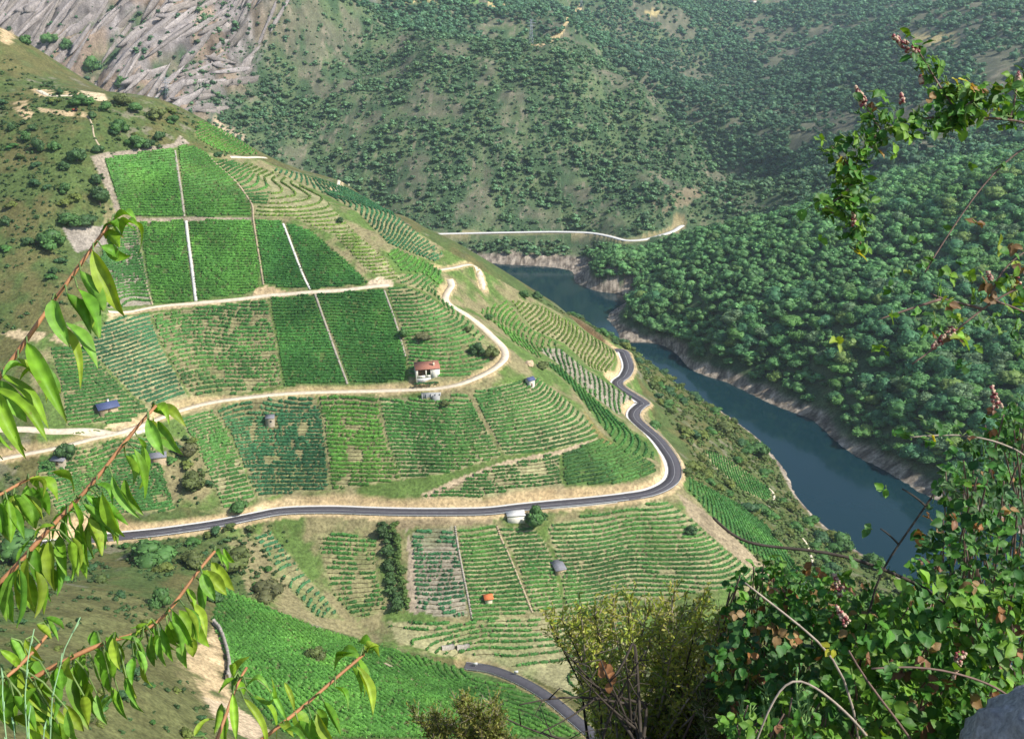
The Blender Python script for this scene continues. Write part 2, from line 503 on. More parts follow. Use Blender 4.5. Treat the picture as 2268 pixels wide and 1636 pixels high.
CUT = np.zeros(TX.shape)
def carve(L, hw, cut=1.4, fill=0.9, reach=22.0, lower=0.22, bare=1.0):
    """bench a road into the hillside: flat over +-hw, steep bank above, fill below"""
    global TZ
    x0, x1 = L[:, 0].min()-reach, L[:, 0].max()+reach
    y0, y1 = L[:, 1].min()-reach, L[:, 1].max()+reach
    i0, i1 = np.searchsorted(GX, x0), np.searchsorted(GX, x1)
    j0, j1 = np.searchsorted(GY, y0), np.searchsorted(GY, y1)
    X, Y = TX[j0:j1, i0:i1], TY[j0:j1, i0:i1]
    best = np.full(X.shape, 1e9); zr = np.zeros(X.shape)
    for k in range(0, len(L), 12):
        seg = L[k:k+13]
        bx0, bx1 = seg[:, 0].min()-reach, seg[:, 0].max()+reach
        by0, by1 = seg[:, 1].min()-reach, seg[:, 1].max()+reach
        a0, a1 = np.searchsorted(GX[i0:i1], bx0), np.searchsorted(GX[i0:i1], bx1)
        b0, b1 = np.searchsorted(GY[j0:j1], by0), np.searchsorted(GY[j0:j1], by1)
        if a1 <= a0 or b1 <= b0: continue
        sub = np.s_[b0:b1, a0:a1]
        xs, ys = X[sub], Y[sub]
        d2 = (xs[..., None]-seg[:, 0])**2 + (ys[..., None]-seg[:, 1])**2
        m = d2.argmin(-1)
        dm = np.sqrt(d2.min(-1))
        upd = dm < best[sub]
        best[sub] = np.where(upd, dm, best[sub])
        zr[sub] = np.where(upd, seg[m, 2], zr[sub])
    Z = TZ[j0:j1, i0:i1].copy()
    near = best < reach
    e = np.maximum(best-hw, 0)
    hi = zr - lower + e*cut
    lo = zr - lower - e*fill
    newz = np.where(near, np.clip(Z, lo, hi), Z)
    fade = sstep(reach, reach*0.55, best)
    newz = Z + (newz-Z)*fade
    newz = np.where(best < hw, zr-lower, newz)
    cm = np.clip((Z-newz)/1.0, 0, 1)*near*(best >= hw*0.8)
    CUT[j0:j1, i0:i1] = np.maximum(CUT[j0:j1, i0:i1], bare*np.maximum(cm, 0.9*(best < hw+0.7)*near))
    TZ[j0:j1, i0:i1] = newz

carve(MAIN_ROAD, 5.0, cut=1.7, fill=1.1, reach=17)
carve(LOW_ROAD, 3.4, cut=1.6, fill=1.1, reach=10, bare=.45)
carve(TRACK, 2.5, cut=1.9, fill=1.3, reach=9, bare=.75)
carve(TRACK3, 2.5, cut=1.9, fill=1.3, reach=9, bare=.75)
carve(FAR_ROAD[project(FAR_ROAD)[0] < 1512], 4.5, cut=2.2, fill=1.6, reach=12, lower=0.5, bare=.7)

def normals2d(L):
    t = np.gradient(L[:, :2], axis=0)
    t /= np.linalg.norm(t, axis=1)[:, None] + 1e-9
    return np.stack([-t[:, 1], t[:, 0]], -1)      # left of travel

def ribbon(L, a, b, dz=0.0, skirt=0.5, drape=False, nx=2):
    """strip between lateral offsets a..b (left positive) with downturned sides; arrays allowed"""
    n = len(L); N = normals2d(L)
    a = np.broadcast_to(a, (n,)); b = np.broadcast_to(b, (n,))
    rows = []
    offs = [a + (b-a)*k/(nx-1) for k in range(nx)]
    for o in offs:
        x, y = L[:, 0]+N[:, 0]*o, L[:, 1]+N[:, 1]*o
        z = (H(x, y) if drape else L[:, 2]) + dz
        rows.append(np.stack([x, y, z], -1))
    lo = rows[0].copy(); lo[:, 2] -= skirt
    hi = rows[-1].copy(); hi[:, 2] -= skirt
    rows = [lo] + rows + [hi]
    R = np.stack(rows, 1)
    m = R.shape[1]
    idx = np.arange(n*m).reshape(n, m)
    F = np.stack([idx[:-1, :-1], idx[1:, :-1], idx[1:, 1:], idx[:-1, 1:]], -1).reshape(-1, 4)[:, ::-1]
    return R.reshape(-1, 3), F

def add_ribbon(mb, *a, **k):
    v, f = ribbon(*a, **k)
    mb.add(v, f.tolist())
# ================================================================== MATERIALS
def new_mat(name):
    m = bpy.data.materials.new(name); m.use_nodes = True
    return m, m.node_tree.nodes, m.node_tree.links, m.node_tree.nodes["Principled BSDF"]

def noise_node(N, L, scale, detail=4.0, rough=0.6, vec=None):
    t = N.new("ShaderNodeTexNoise"); t.inputs["Scale"].default_value = scale
    t.inputs["Detail"].default_value = detail; t.inputs["Roughness"].default_value = rough
    if vec is not None: L.new(vec, t.inputs["Vector"])
    return t

def mottled(name, color, amount=0.35, scale=1.0, rough=0.85, spec=0.25, color2=None, bump=0.0, bump_scale=None, tint=False):
    """base colour (or the mesh's own tint) broken up by two scales of object-space noise"""
    m, N, L, P = new_mat(name)
    co = N.new("ShaderNodeTexCoord")
    n1 = noise_node(N, L, scale, 5.0, 0.65, co.outputs["Object"])
    mix = N.new("ShaderNodeMix"); mix.data_type = 'RGBA'; mix.blend_type = 'MIX'
    L.new(n1.outputs["Fac"], mix.inputs["Factor"])
    c2 = color2 or tuple(min(1, c*(1+amount)) for c in color)
    c1 = tuple(c*(1-amount) for c in color)
    if tint:
        at0 = N.new("ShaderNodeVertexColor"); at0.layer_name = "tint"
        nb = noise_node(N, L, scale*.16, 5.0, 0.7, co.outputs["Object"])
        mb_ = N.new("ShaderNodeMapRange"); mb_.inputs[1].default_value = .3; mb_.inputs[2].default_value = .7; mb_.inputs[3].default_value = .72; mb_.inputs[4].default_value = 1.28
        L.new(nb.outputs["Fac"], mb_.inputs[0])
        at = N.new("ShaderNodeVectorMath"); at.operation = 'SCALE'
        L.new(at0.outputs["Color"], at.inputs[0]); L.new(mb_.outputs[0], at.inputs["Scale"])
        for sock, k in ((6, 1-amount), (7, 1+amount)):
            mu = N.new("ShaderNodeMix"); mu.data_type = 'RGBA'; mu.blend_type = 'MULTIPLY'
            mu.inputs["Factor"].default_value = 1.0
            L.new(at.outputs[0], mu.inputs[6]); mu.inputs[7].default_value = (k, k, k, 1)
            L.new(mu.outputs[2], mix.inputs[sock])
    else:
        mix.inputs[6].default_value = (*c1, 1); mix.inputs[7].default_value = (*c2, 1)
    cr = N.new("ShaderNodeMapRange"); cr.inputs[1].default_value = 0.32; cr.inputs[2].default_value = 0.68
    L.new(n1.outputs["Fac"], cr.inputs[0]); L.new(cr.outputs[0], mix.inputs["Factor"])
    L.new(mix.outputs[2], P.inputs["Base Color"])
    P.inputs["Roughness"].default_value = rough
    P.inputs["Specular IOR Level"].default_value = spec
    if bump > 0:
        bs = noise_node(N, L, bump_scale or scale*4, 6.0, 0.7, co.outputs["Object"])
        b = N.new("ShaderNodeBump"); b.inputs["Strength"].default_value = bump; b.inputs["Distance"].default_value = 0.27/(bump_scale or scale*4)
        L.new(bs.outputs["Fac"], b.inputs["Height"]); L.new(b.outputs[0], P.inputs["Normal"])
    return m

def foliage(name, transl=0.35, amount=0.3, scale=0.6, rough=0.55, spec=0.25):
    """leafy material: tint attribute with object-space variation, some light passing through"""
    m, N, L, P = new_mat(name)
    at = N.new("ShaderNodeVertexColor"); at.layer_name = "tint"
    co = N.new("ShaderNodeTexCoord")
    n1 = noise_node(N, L, scale, 3.0, 0.6, co.outputs["Object"])
    mr = N.new("ShaderNodeMapRange"); mr.inputs[1].default_value = 0.3; mr.inputs[2].default_value = 0.7
    mr.inputs[3].default_value = 1-amount; mr.inputs[4].default_value = 1+amount
    L.new(n1.outputs["Fac"], mr.inputs[0])
    vm = N.new("ShaderNodeVectorMath"); vm.operation = 'SCALE'
    L.new(at.outputs["Color"], vm.inputs[0]); L.new(mr.outputs[0], vm.inputs["Scale"])
    L.new(vm.outputs[0], P.inputs["Base Color"])
    P.inputs["Roughness"].default_value = rough
    P.inputs["Specular IOR Level"].default_value = spec
    tr = N.new("ShaderNodeBsdfTranslucent")
    v2 = N.new("ShaderNodeVectorMath"); v2.operation = 'MULTIPLY'; v2.inputs[1].default_value = (1.25, 1.15, 0.5)
    L.new(vm.outputs[0], v2.inputs[0]); L.new(v2.outputs[0], tr.inputs["Color"])
    ms = N.new("ShaderNodeMixShader"); ms.inputs[0].default_value = transl
    L.new(P.outputs[0], ms.inputs[1]); L.new(tr.outputs[0], ms.inputs[2])
    out = [n for n in N if n.type == 'OUTPUT_MATERIAL'][0]
    L.new(ms.outputs[0], out.inputs["Surface"])
    return m

M = {}
M["terrain"] = mottled("terrain_ground", (1,1,1), 0.42, 0.7, 0.95, 0.1, bump=0.9, bump_scale=0.9, tint=True)
M["asphalt"] = mottled("asphalt", (0.085, 0.08, 0.09), 0.15, 0.4, 0.9, 0.2)
M["paint"] = mottled("road_paint", (0.62, 0.62, 0.6), 0.12, 0.8, 0.7, 0.3)
M["concrete"] = mottled("pale_concrete", (0.66, 0.64, 0.6), 0.14, 0.6, 0.85, 0.2)
M["track"] = mottled("pale_earth", (0.66, 0.56, 0.42), 0.18, 0.5, 0.95, 0.1, bump=0.3)
M["path"] = mottled("path_earth", (0.42, 0.34, 0.23), 0.3, 0.8, 0.95, 0.1, bump=0.5)
M["steel"] = mottled("galvanised_steel", (0.62, 0.64, 0.66), 0.1, 2.0, 0.45, 0.5)
M["stone"] = mottled("field_stone", (0.36, 0.32, 0.27), 0.4, 1.6, 0.95, 0.1, bump=1.0, bump_scale=5.0)
M["vine"] = foliage("vine_leaves", 0.3, 0.28, 0.35)
M["tree"] = foliage("tree_leaves", 0.22, 0.3, 0.25)
M["bark"] = mottled("bark", (0.16, 0.12, 0.085), 0.3, 3.0, 0.95, 0.1)

# river water
m, N, L, P = new_mat("river_water")
P.inputs["Base Color"].default_value = (0.012, 0.045, 0.062, 1)
P.inputs["Roughness"].default_value = 0.08; P.inputs["Specular IOR Level"].default_value = 0.4
P.inputs["IOR"].default_value = 1.33
co = N.new("ShaderNodeTexCoord")
mp = N.new("ShaderNodeMapping"); mp.inputs["Scale"].default_value = (1.0, 0.5, 1.0)
L.new(co.outputs["Object"], mp.inputs["Vector"])
n1 = noise_node(N, L, 0.35, 4.0, 0.6, mp.outputs[0])
b = N.new("ShaderNodeBump"); b.inputs["Strength"].default_value = 0.18; b.inputs["Distance"].default_value = 0.15
L.new(n1.outputs["Fac"], b.inputs["Height"]); L.new(b.outputs[0], P.inputs["Normal"])
n2 = noise_node(N, L, 0.012, 3.0, 0.5, mp.outputs[0])
cr = N.new("ShaderNodeMix"); cr.data_type = 'RGBA'
cr.inputs[6].default_value = (0.005, 0.024, 0.036, 1); cr.inputs[7].default_value = (0.008, 0.034, 0.038, 1)
L.new(n2.outputs["Fac"], cr.inputs["Factor"]); L.new(cr.outputs[2], P.inputs["Base Color"])
M["water"] = m
# ================================================================== PLOTS, GROUND COLOURS, WATER
def world_poly(px):
    """outline given in the measuring frame -> outline on the ground (x,y)"""
    px = np.array(px, dtype=np.float64)
    q = []
    for a, b in zip(px, np.roll(px, -1, 0)):
        n = max(1, int(np.hypot(*(b-a))/12))
        q += [a + (b-a)*k/n for k in range(n)]
    q = np.array(q)
    return hit(q[:, 0], q[:, 1])[:, :2]

def in_poly(poly, X, Y):
    inside = np.zeros(X.shape, bool)
    x0, y0 = poly.min(0); x1, y1 = poly.max(0)
    m = (X >= x0) & (X <= x1) & (Y >= y0) & (Y <= y1)
    xs, ys = X[m], Y[m]
    r = np.zeros(xs.shape, bool)
    n = len(poly)
    for i in range(n):
        ax, ay = poly[i]; bx, by = poly[(i+1) % n]
        if ay == by: continue
        c = ((ay > ys) != (by > ys)) & (xs < (bx-ax)*(ys-ay)/(by-ay)+ax)
        r ^= c
    inside[m] = r
    return inside

G_BRIGHT, G_MID, G_DEEP, G_BLUE, G_OLIVE = (0.108,0.285,0.050), (0.086,0.238,0.056), (0.070,0.222,0.046), (0.062,0.205,0.085), (0.150,0.250,0.046)
S_TAN, S_PALE, S_GREEN, S_GREY, S_BROWN = (0.255,0.235,0.115), (0.300,0.280,0.145), (0.085,0.150,0.040), (0.29,0.255,0.19), (0.19,0.19,0.08)
# key: (where, outline, level step, row width, gap share, leaf colour, soil colour)
PLOTS = [
 ("on the small green shoulder beside the short pale track", [(440,268),(478,282),(540,318),(575,343),(520,343),(486,334),(452,318),(430,300)], 1.5, 1.1, .12, (0.108,0.285,0.050), (0.19,0.19,0.08)),
 ("in the top plot left of the stone stair", [(232,352),(300,340),(385,326),(408,478),(300,479),(270,470)], 1.30, 1.36, .06, G_BRIGHT, S_GREEN),
 ("in the top plot right of the stone stair", [(394,322),(430,324),(458,342),(522,405),(556,452),(556,481),(414,479),(400,380)], 1.30, 1.40, .05, G_BRIGHT, S_GREEN),
 ("in the wedge of striped terraces below the short pale track", [(476,358),(514,355),(549,374),(600,415),(592,453),(562,456),(528,405)], 1.35, 1.0, .03, G_MID, S_TAN),
 ("on the pale curved terraces along the crest", [(516,353),(560,366),(640,398),(712,436),(790,520),(850,572),(885,612),(872,622),(815,600),(740,520),(640,480),(566,482),(564,460),(594,455),(602,414),(549,372)], 1.75, .95, .12, G_OLIVE, S_PALE),
 ("in the plot of even rows behind the drooping branch tip", [(240,520),(300,494),(336,674),(240,682),(215,600)], 1.5, 1.05, .10, G_MID, S_GREY),
 ("in the plot left of the white stair and above the middle wall", [(306,492),(408,489),(428,666),(342,672)], 1.35, 1.2, .07, G_BRIGHT, S_GREEN),
 ("in the plot right of the white stair and above the middle wall", [(419,489),(557,487),(578,590),(572,636),(560,648),(438,664)], 1.40, 1.2, .07, G_BRIGHT, S_GREEN),
 ("in the narrow deep green plot above the middle wall", [(566,489),(624,492),(682,638),(640,636),(588,630)], 1.30, 1.25, .04, G_DEEP, S_GREEN),
 ("in the deep green plot right of the narrow white stair", [(632,492),(690,512),(760,572),(818,628),(690,640)], 1.35, 1.25, .05, G_DEEP, S_GREEN),
 ("in the slanting striped plot above the dark roofed hut", [(240,704),(330,696),(352,760),(395,840),(420,884),(365,910),(300,880),(196,770)], 1.65, 1.0, .05, G_BLUE, S_PALE),
 ("around the dark roofed hut", [(110,768),(150,770),(190,772),(290,880),(350,915),(330,934),(150,940),(136,850)], 1.60, 1.2, .06, G_MID, S_TAN),
 ("in the ragged plot below the middle wall", [(338,694),(440,682),(520,672),(592,662),(612,760),(624,852),(560,866),(472,880),(428,884),(400,838),(358,760)], 1.55, 1.5, .22, G_MID, S_TAN),
 ("in the square plot below the middle wall left of the stone line", [(600,660),(694,652),(728,740),(768,852),(632,858),(616,760)], 1.40, 1.12, .04, G_DEEP, S_GREEN),
 ("in the square plot below the middle wall right of the stone line", [(702,652),(800,644),(848,642),(872,700),(900,792),(898,852),(778,856),(736,740)], 1.40, 1.12, .04, G_DEEP, S_GREEN),
 ("on the terraces behind the red roofed house", [(858,640),(900,636),(950,656),(1005,700),(1060,760),(1085,800),(1060,824),(1000,846),(905,852),(906,780),(880,700)], 1.70, 1.05, .08, G_MID, S_TAN),
 ("on the broken terraces above the bend of the pale track", [(888,606),(940,610),(975,640),(984,668),(1030,705),(1070,744),(1090,775),(1040,740),(960,652),(900,630),(876,625)], 1.9, .95, .15, G_MID, S_TAN),
 ("in the tan plot left of the small stone hut", [(400,926),(470,904),(506,960),(540,1040),(566,1104),(500,1134),(460,1040)], 1.45, .95, .10, G_MID, S_PALE),
 ("around the small stone hut below the pale track", [(476,902),(560,888),(640,880),(700,878),(716,940),(730,1084),(640,1092),(572,1104),(540,1030),(510,955)], 1.45, 1.25, .14, G_BLUE, S_TAN),
 ("in the bright plot below the pale track", [(706,878),(790,876),(836,876),(850,960),(888,1062),(800,1076),(736,1084),(720,940)], 1.45, 1.35, .12, G_BRIGHT, S_TAN),
 ("on the long terraces below the concrete wall", [(842,880),(930,884),(1036,872),(1060,920),(1110,1010),(1000,1045),(892,1062),(856,960)], 1.55, 1.0, .08, G_MID, S_PALE),
 ("on the curved terraces around the grey roofed tool hut", [(1046,868),(1110,852),(1190,838),(1260,890),(1310,940),(1326,966),(1250,990),(1120,1008),(1070,920)], 1.55, 1.0, .06, G_MID, S_PALE),
 ("in the dark plot between the grass ride and the bend", [(1204,800),(1240,812),(1290,860),(1340,905),(1390,950),(1442,992),(1450,1018),(1380,1000),(1330,940),(1262,852)], 1.9, 1.25, .02, G_DEEP, S_GREEN),
 ("on the grey terraces above the bend", [(1190,772),(1240,772),(1300,820),(1350,852),(1402,884),(1396,912),(1370,918),(1300,866),(1240,808)], 2.1, .9, .16, G_MID, S_GREY),
 ("on the olive terraces above the far bend", [(1130,664),(1200,680),(1270,720),(1340,764),(1368,786),(1350,826),(1310,816),(1250,760),(1180,730)], 2.0, .95, .12, G_OLIVE, S_TAN),
 ("on the flank between the pale track and the spur edge", [(1060,690),(1120,666),(1180,735),(1245,765),(1196,770),(1198,796),(1140,760),(1100,720)], 2.2, 1.05, .18, G_BRIGHT, S_BROWN),
 ("in the thin plot under the slanting field path", [(920,1106),(1010,1070),(1090,1036),(1180,1016),(1240,1004),(1240,1060),(1258,1090),(1150,1098),(1050,1104)], 1.35, .95, .18, G_MID, S_PALE),
 ("in the plot at the outer corner of the road", [(1246,1002),(1335,974),(1400,1000),(1448,1026),(1452,1046),(1400,1066),(1330,1080),(1264,1090),(1246,1050)], 1.35, 1.15, .04, G_MID, S_GREEN),
 ("in the patchy plot below the road beside the dark hedge", [(912,1178),(1004,1166),(1024,1260),(1036,1366),(960,1362),(922,1350),(918,1260)], 1.10, 1.05, .34, G_BLUE, S_GREY),
 ("in the ruled plot left of the pole line", [(1012,1164),(1096,1164),(1130,1230),(1176,1356),(1120,1368),(1046,1374),(1030,1260)], 1.10, .85, .02, G_MID, S_PALE),
 ("in the ruled plot right of the pole line", [(1104,1168),(1180,1168),(1206,1200),(1230,1250),(1236,1300),(1250,1352),(1184,1360),(1140,1230)], 1.10, .85, .05, G_MID, S_PALE),
 ("in the wide striped plot below the outer corner of the road", [(1212,1166),(1300,1140),(1400,1122),(1470,1106),(1530,1150),(1620,1230),(1700,1290),(1560,1310),(1400,1330),(1256,1352),(1240,1250)], 1.15, .85, .08, G_MID, S_PALE),
 ("on the low terraces above the valley road", [(860,1376),(1040,1380),(1180,1364),(1400,1340),(1440,1420),(1420,1500),(1300,1560),(1180,1500),(1080,1466),(980,1450),(880,1420)], 1.15, .95, .20, G_MID, S_PALE),
 ("in the plot left of the dark hedge", [(700,1184),(780,1182),(834,1192),(830,1260),(856,1350),(790,1376),(740,1320),(716,1240)], 1.15, .95, .22, G_MID, S_TAN),
 ("in the small plot at the foot of the brown gully", [(560,1184),(600,1180),(690,1290),(760,1372),(700,1366),(640,1300)], 1.15, 1.0, .20, G_BLUE, S_TAN),
 ("in the plots under the leafy branches", [(80,1030),(180,990),(330,966),(360,1040),(390,1130),(250,1140),(130,1140),(100,1080)], 1.35, 1.0, .12, G_MID, S_TAN),
 ("on the bright near slope", [(490,1300),(560,1330),(700,1392),(860,1436),(1000,1474),(1080,1492),(1180,1540),(1290,1630),(1100,1634),(800,1634),(640,1634),(560,1560),(500,1450),(470,1370)], 1.15, 1.6, .05, G_BRIGHT, S_GREEN),
 ("in the green stripe running down from the outer corner", [(1506,1046),(1560,1076),(1640,1120),(1700,1166),(1760,1250),(1740,1270),(1660,1220),(1590,1160),(1520,1080)], 1.7, 1.25, .05, G_MID, S_GREEN),
 ("on the little striped terrace low on the flank", [(1560,996),(1600,1010),(1660,1050),(1710,1090),(1700,1112),(1640,1084),(1580,1030)], 1.5, .95, .05, G_MID, S_PALE),
 ("on the hazy flank behind the crest", [(590,372),(660,384),(760,414),(850,460),(930,520),(985,566),(960,580),(900,556),(860,540),(790,468),(700,420)], 1.45, .95, .2, G_BLUE, S_TAN),
 ("on the far flank beside the small parking place", [(870,548),(960,590),(975,600),(980,640),(940,606),(890,600),(860,566)], 2.0, 1.3, .05, G_BRIGHT, S_GREEN),
]
PLOT_POLYS = [world_poly(p[1]) for p in PLOTS]

def lerp3(a, b, t):
    return np.asarray(a)*(1-t[..., None]) + np.asarray(b)*t[..., None]

n_big = fbm(TX/70, TY/70, 4, 51)*0.5+0.5
n_mid = fbm(TX/22, TY/22, 4, 61)*0.5+0.5
n_fin = fbm(TX/6, TY/6, 4, 71)*0.5+0.5
gz = np.hypot(np.gradient(TZ, axis=1)/np.gradient(GX)[None, :], np.gradient(TZ, axis=0)/np.gradient(GY)[:, None])

# near mountain: dry olive heath, green scrub, bare stony patches
heath = lerp3((0.122,0.116,0.045), (0.080,0.115,0.036), sstep(.36, .60, .6*n_mid+.4*n_fin))
heath = lerp3(heath, (0.21,0.18,0.13), 0.7*sstep(.60, .72, n_fin)*sstep(.42,.58,n_big))
# far side: oak and chestnut woods with openings of heather
woods = lerp3((0.055,0.098,0.045), (0.105,0.145,0.066), sstep(.4, .65, n_mid))
woods = lerp3(woods, (0.150,0.130,0.095), 0.6*np.maximum(sstep(.55, .72, fbm(TX/40, TY/40, 5, 81)*0.5+0.5), sstep(.52, .62, fbm(TX/120, TY/120, 4, 83)*.5+.5)*(TX > 250))*sstep(1050, 1250, TY))
woods = lerp3(woods, (0.25,0.21,0.15), sstep(.62, .74, n_fin)*sstep(1050, 1250, TY)*0.6)
col = np.where(NEAR[..., None], heath, woods)
# grey slabs of the rocky mountain
rk = rock_w*sstep(-.16, .04, slab + 0.30*fbm(TX/26, TY/26, 4, 91) + .06)*sstep(20, 60, TZ)
rocktone = lerp3((0.115,0.10,0.09), (0.31,0.275,0.26), np.clip(n_fin*1.5-.25 + .5*fbm(TX/11, TY/11, 3, 93), 0, 1))
crack = sstep(.10, .02, np.abs(fbm(q/13, (TY*0.835+TX*0.55)/70, 3, 95)))
rocktone = rocktone*(1-.55*crack[..., None])*lerp3((1.0,1.0,1.0), (1.22,1.04,.82), sstep(.45, .6, fbm(TX/45, TY/45, 3, 97)*.5+.5))
col = col*(1-rk[..., None]) + rocktone*rk[..., None]
# bare drawdown rock along the reservoir
bare_top = 5.2 + 4*fbm(TX/25, TY/25, 3, 101) + np.where(TY > 1000, 3, 0)
band = sstep(1.5, -1.5, TZ-bare_top)*(~NEAR | (TZ < .8))
strata = 0.5+0.5*np.sin((TZ*1.0 + 2*fbm(TX/18, TY/18, 3, 111))*4.2)
shoretone = lerp3((0.105,0.085,0.065), (0.46,0.385,0.30), np.clip(0.5*strata+0.9*fbm(TX/4, TY/4, 3, 113)+.3*n_fin, 0, 1))
col = col*(1-band[..., None]) + shoretone*band[..., None]
# rocky headland at the inlet
hd = world_poly([(1318,600),(1360,560),(1420,548),(1440,580),(1420,622),(1380,650),(1318,650)])
hm = in_poly(hd, TX, TY)*sstep(.35, .5, n_fin)
col = col*(1-hm[..., None]) + shoretone*hm[..., None]

VINE = np.zeros(TX.shape)
zone = in_poly(world_poly([(230,350),(385,318),(460,338),(560,348),(700,400),(900,500),(1000,560),(1160,650),(1380,770),(1500,1040),(1620,1110),(1700,1280),(1420,1500),(1080,1470),(880,1440),(560,1340),(480,1140),(90,1040),(60,760),(230,690)]), TX, TY)
zc = lerp3((0.105,0.165,0.042), (0.235,0.205,0.105), sstep(.42, .62, 0.6*n_mid+.4*n_fin))
col = np.where(zone[..., None], zc, col)
def soil(poly, base, var=0.22):
    m = in_poly(poly, TX, TY)
    c = np.asarray(base)*(1 + var*(2*n_fin[m][:, None]-1))
    g = sstep(.52, .7, n_mid[m])[:, None]*0.4
    col[m] = c*(1-g) + np.array((0.10,0.16,0.04))*g
    VINE[m] = 1
for p, poly in zip(PLOTS, PLOT_POLYS): soil(poly, p[6])

def patch(px, base, var=0.2, soft=None, amount=1.0):
    m = in_poly(world_poly(px), TX, TY).astype(float)*amount
    if soft is not None: m = m*sstep(soft[0], soft[1], n_fin)
    c = np.asarray(base)*(1 + var*(2*n_fin[..., None]-1))
    col[:] = col*(1-m[..., None]) + c*m[..., None]
EARTH = (0.45,0.335,0.19)
# bare earth: quarry ledges on the left hill, yellow scars, stony margins
patch([(66,196),(120,200),(190,206),(228,206),(232,224),(196,222),(160,214),(120,212),(88,216)], EARTH, soft=(.3,.42))
patch([(176,200),(232,208),(238,226),(206,222)], (0.58,0.46,0.29), soft=(.2,.36))
patch([(24,228),(60,222),(62,240),(76,252),(60,268),(40,250)], EARTH, soft=(.3,.45))
patch([(84,238),(150,246),(200,250),(200,262),(150,258),(90,248)], EARTH, soft=(.3,.45))
patch([(0,64),(24,66),(34,84),(20,96),(0,98)], EARTH)
patch([(200,346),(226,340),(300,330),(384,318),(400,300),(420,318),(392,326),(300,342),(232,354),(270,472),(258,470)], (0.30,0.25,0.19))
patch([(138,504),(236,500),(240,540),(170,560),(150,530)], (0.27,0.235,0.195))
patch([(560,640),(590,632),(640,646),(600,656),(560,660)], EARTH)
patch([(815,626),(838,612),(872,624),(868,636),(820,638)], (0.5,0.40,0.27))
patch([(240,694),(330,680),(440,668),(560,660),(600,650),(690,642),(830,634),(860,634),(690,652),(600,660),(440,678),(330,690),(240,704)], (0.44,0.34,0.20))
patch([(260,484),(410,480),(560,482),(560,490),(410,491),(262,496)], (0.33,0.27,0.19))
patch([(0,738),(40,730),(90,735),(150,745),(190,770),(130,760),(60,760)], (0.42,0.33,0.20), soft=(.35,.5))
patch([(250,930),(330,930),(350,938),(300,956),(230,948)], (0.56,0.44,0.26))
patch([(270,948),(330,936),(330,950),(296,966),(262,964)], (0.70,0.62,0.48))
patch([(930,1096),(1020,1056),(1120,1020),(1240,996),(1330,968),(1300,985),(1240,1006),(1120,1030),(1040,1062),(960,1100)], (0.40,0.31,0.20))
patch([(1290,905),(1330,955),(1360,985),(1340,985),(1310,950)], (0.22,0.19,0.07))
patch([(372,1475),(430,1440),(465,1400),(470,1370),(500,1400),(508,1450),(500,1500),(520,1560),(470,1580),(420,1530)], (0.46,0.345,0.195), var=.45, soft=(.25,.45))
patch([(440,1540),(520,1560),(600,1620),(560,1640),(480,1600)], (0.52,0.40,0.26))
patch([(900,1170),(925,1250),(925,1360),(900,1350),(905,1250)], (0.36,0.29,0.21))
patch([(870,1145),(1090,1140),(1090,1158),(1000,1164),(880,1168)], (0.28,0.22,0.13))
patch([(1500,1090),(1560,1130),(1640,1200),(1720,1280),(1700,1290),(1620,1226),(1530,1148)], (0.30,0.24,0.15))
patch([(470,255),(540,300),(545,312),(500,300),(470,280)], (0.42,0.33,0.22))
patch([(720,418),(768,405),(772,410),(726,430)], (0.55,0.42,0.24))
patch([(1160,96),(1200,104),(1240,84),(1260,50),(1290,24),(1285,10),(1262,40),(1236,70),(1200,98)], (0.50,0.38,0.20))
patch([(1440,450),(1500,420),(1560,405),(1560,430),(1530,452),(1470,470)], (0.24,0.19,0.12), soft=(.35,.5), amount=.8)
for f in ([(1080,4),(1150,8),(1130,26),(1080,20)], [(880,-2),(980,-2),(960,6),(900,6)], [(1420,28),(1450,20),(1470,30),(1440,38)], [(1740,22),(1790,18),(1800,28),(1750,30)], [(2020,78),(2110,74),(2120,100),(2040,100)]):
    patch(f, (0.42,0.34,0.16))
patch([(1000,-2),(1060,-2),(1060,10),(1010,12)], (0.12,0.22,0.07))
# brown slope bottom left
patch([(130,1290),(330,1330),(420,1480),(470,1580),(520,1640),(100,1640),(60,1500)], (0.142,0.140,0.056), var=.5, amount=.8)
# road cuttings
cut_c = lerp3((0.42,0.30,0.155), (0.56,0.43,0.25), n_fin)
cw = np.clip(CUT, 0, 1)*np.where(TY < 1000, 1, 0.7)
col = col*(1-cw[..., None]) + cut_c*cw[..., None]

ny, nx = TX.shape
idx = np.arange(ny*nx).reshape(ny, nx)
FA = np.stack([idx[:-1, :-1], idx[:-1, 1:], idx[1:, 1:], idx[1:, :-1]], -1).reshape(-1, 4)
terrain = mesh_from("terrain", np.stack([TX, TY, TZ], -1).reshape(-1, 3), FA, M["terrain"], colors=np.clip(col, 0.01, 0.9).reshape(-1, 3), smooth=True)
tag(terrain, "steep river canyon hillsides with vineyards and woods", kind="structure")

wx = np.linspace(-1300, 900, 23); wy = np.linspace(100, 1350, 14)
WX, WY = np.meshgrid(wx, wy)
wi = np.arange(WX.size).reshape(WX.shape)
water = mesh_from("water", np.stack([WX, WY, np.zeros(WX.shape)], -1).reshape(-1, 3), np.stack([wi[:-1,:-1],wi[:-1,1:],wi[1:,1:],wi[1:,:-1]],-1).reshape(-1,4), M["water"])
tag(water, "calm dark blue green river", kind="structure")

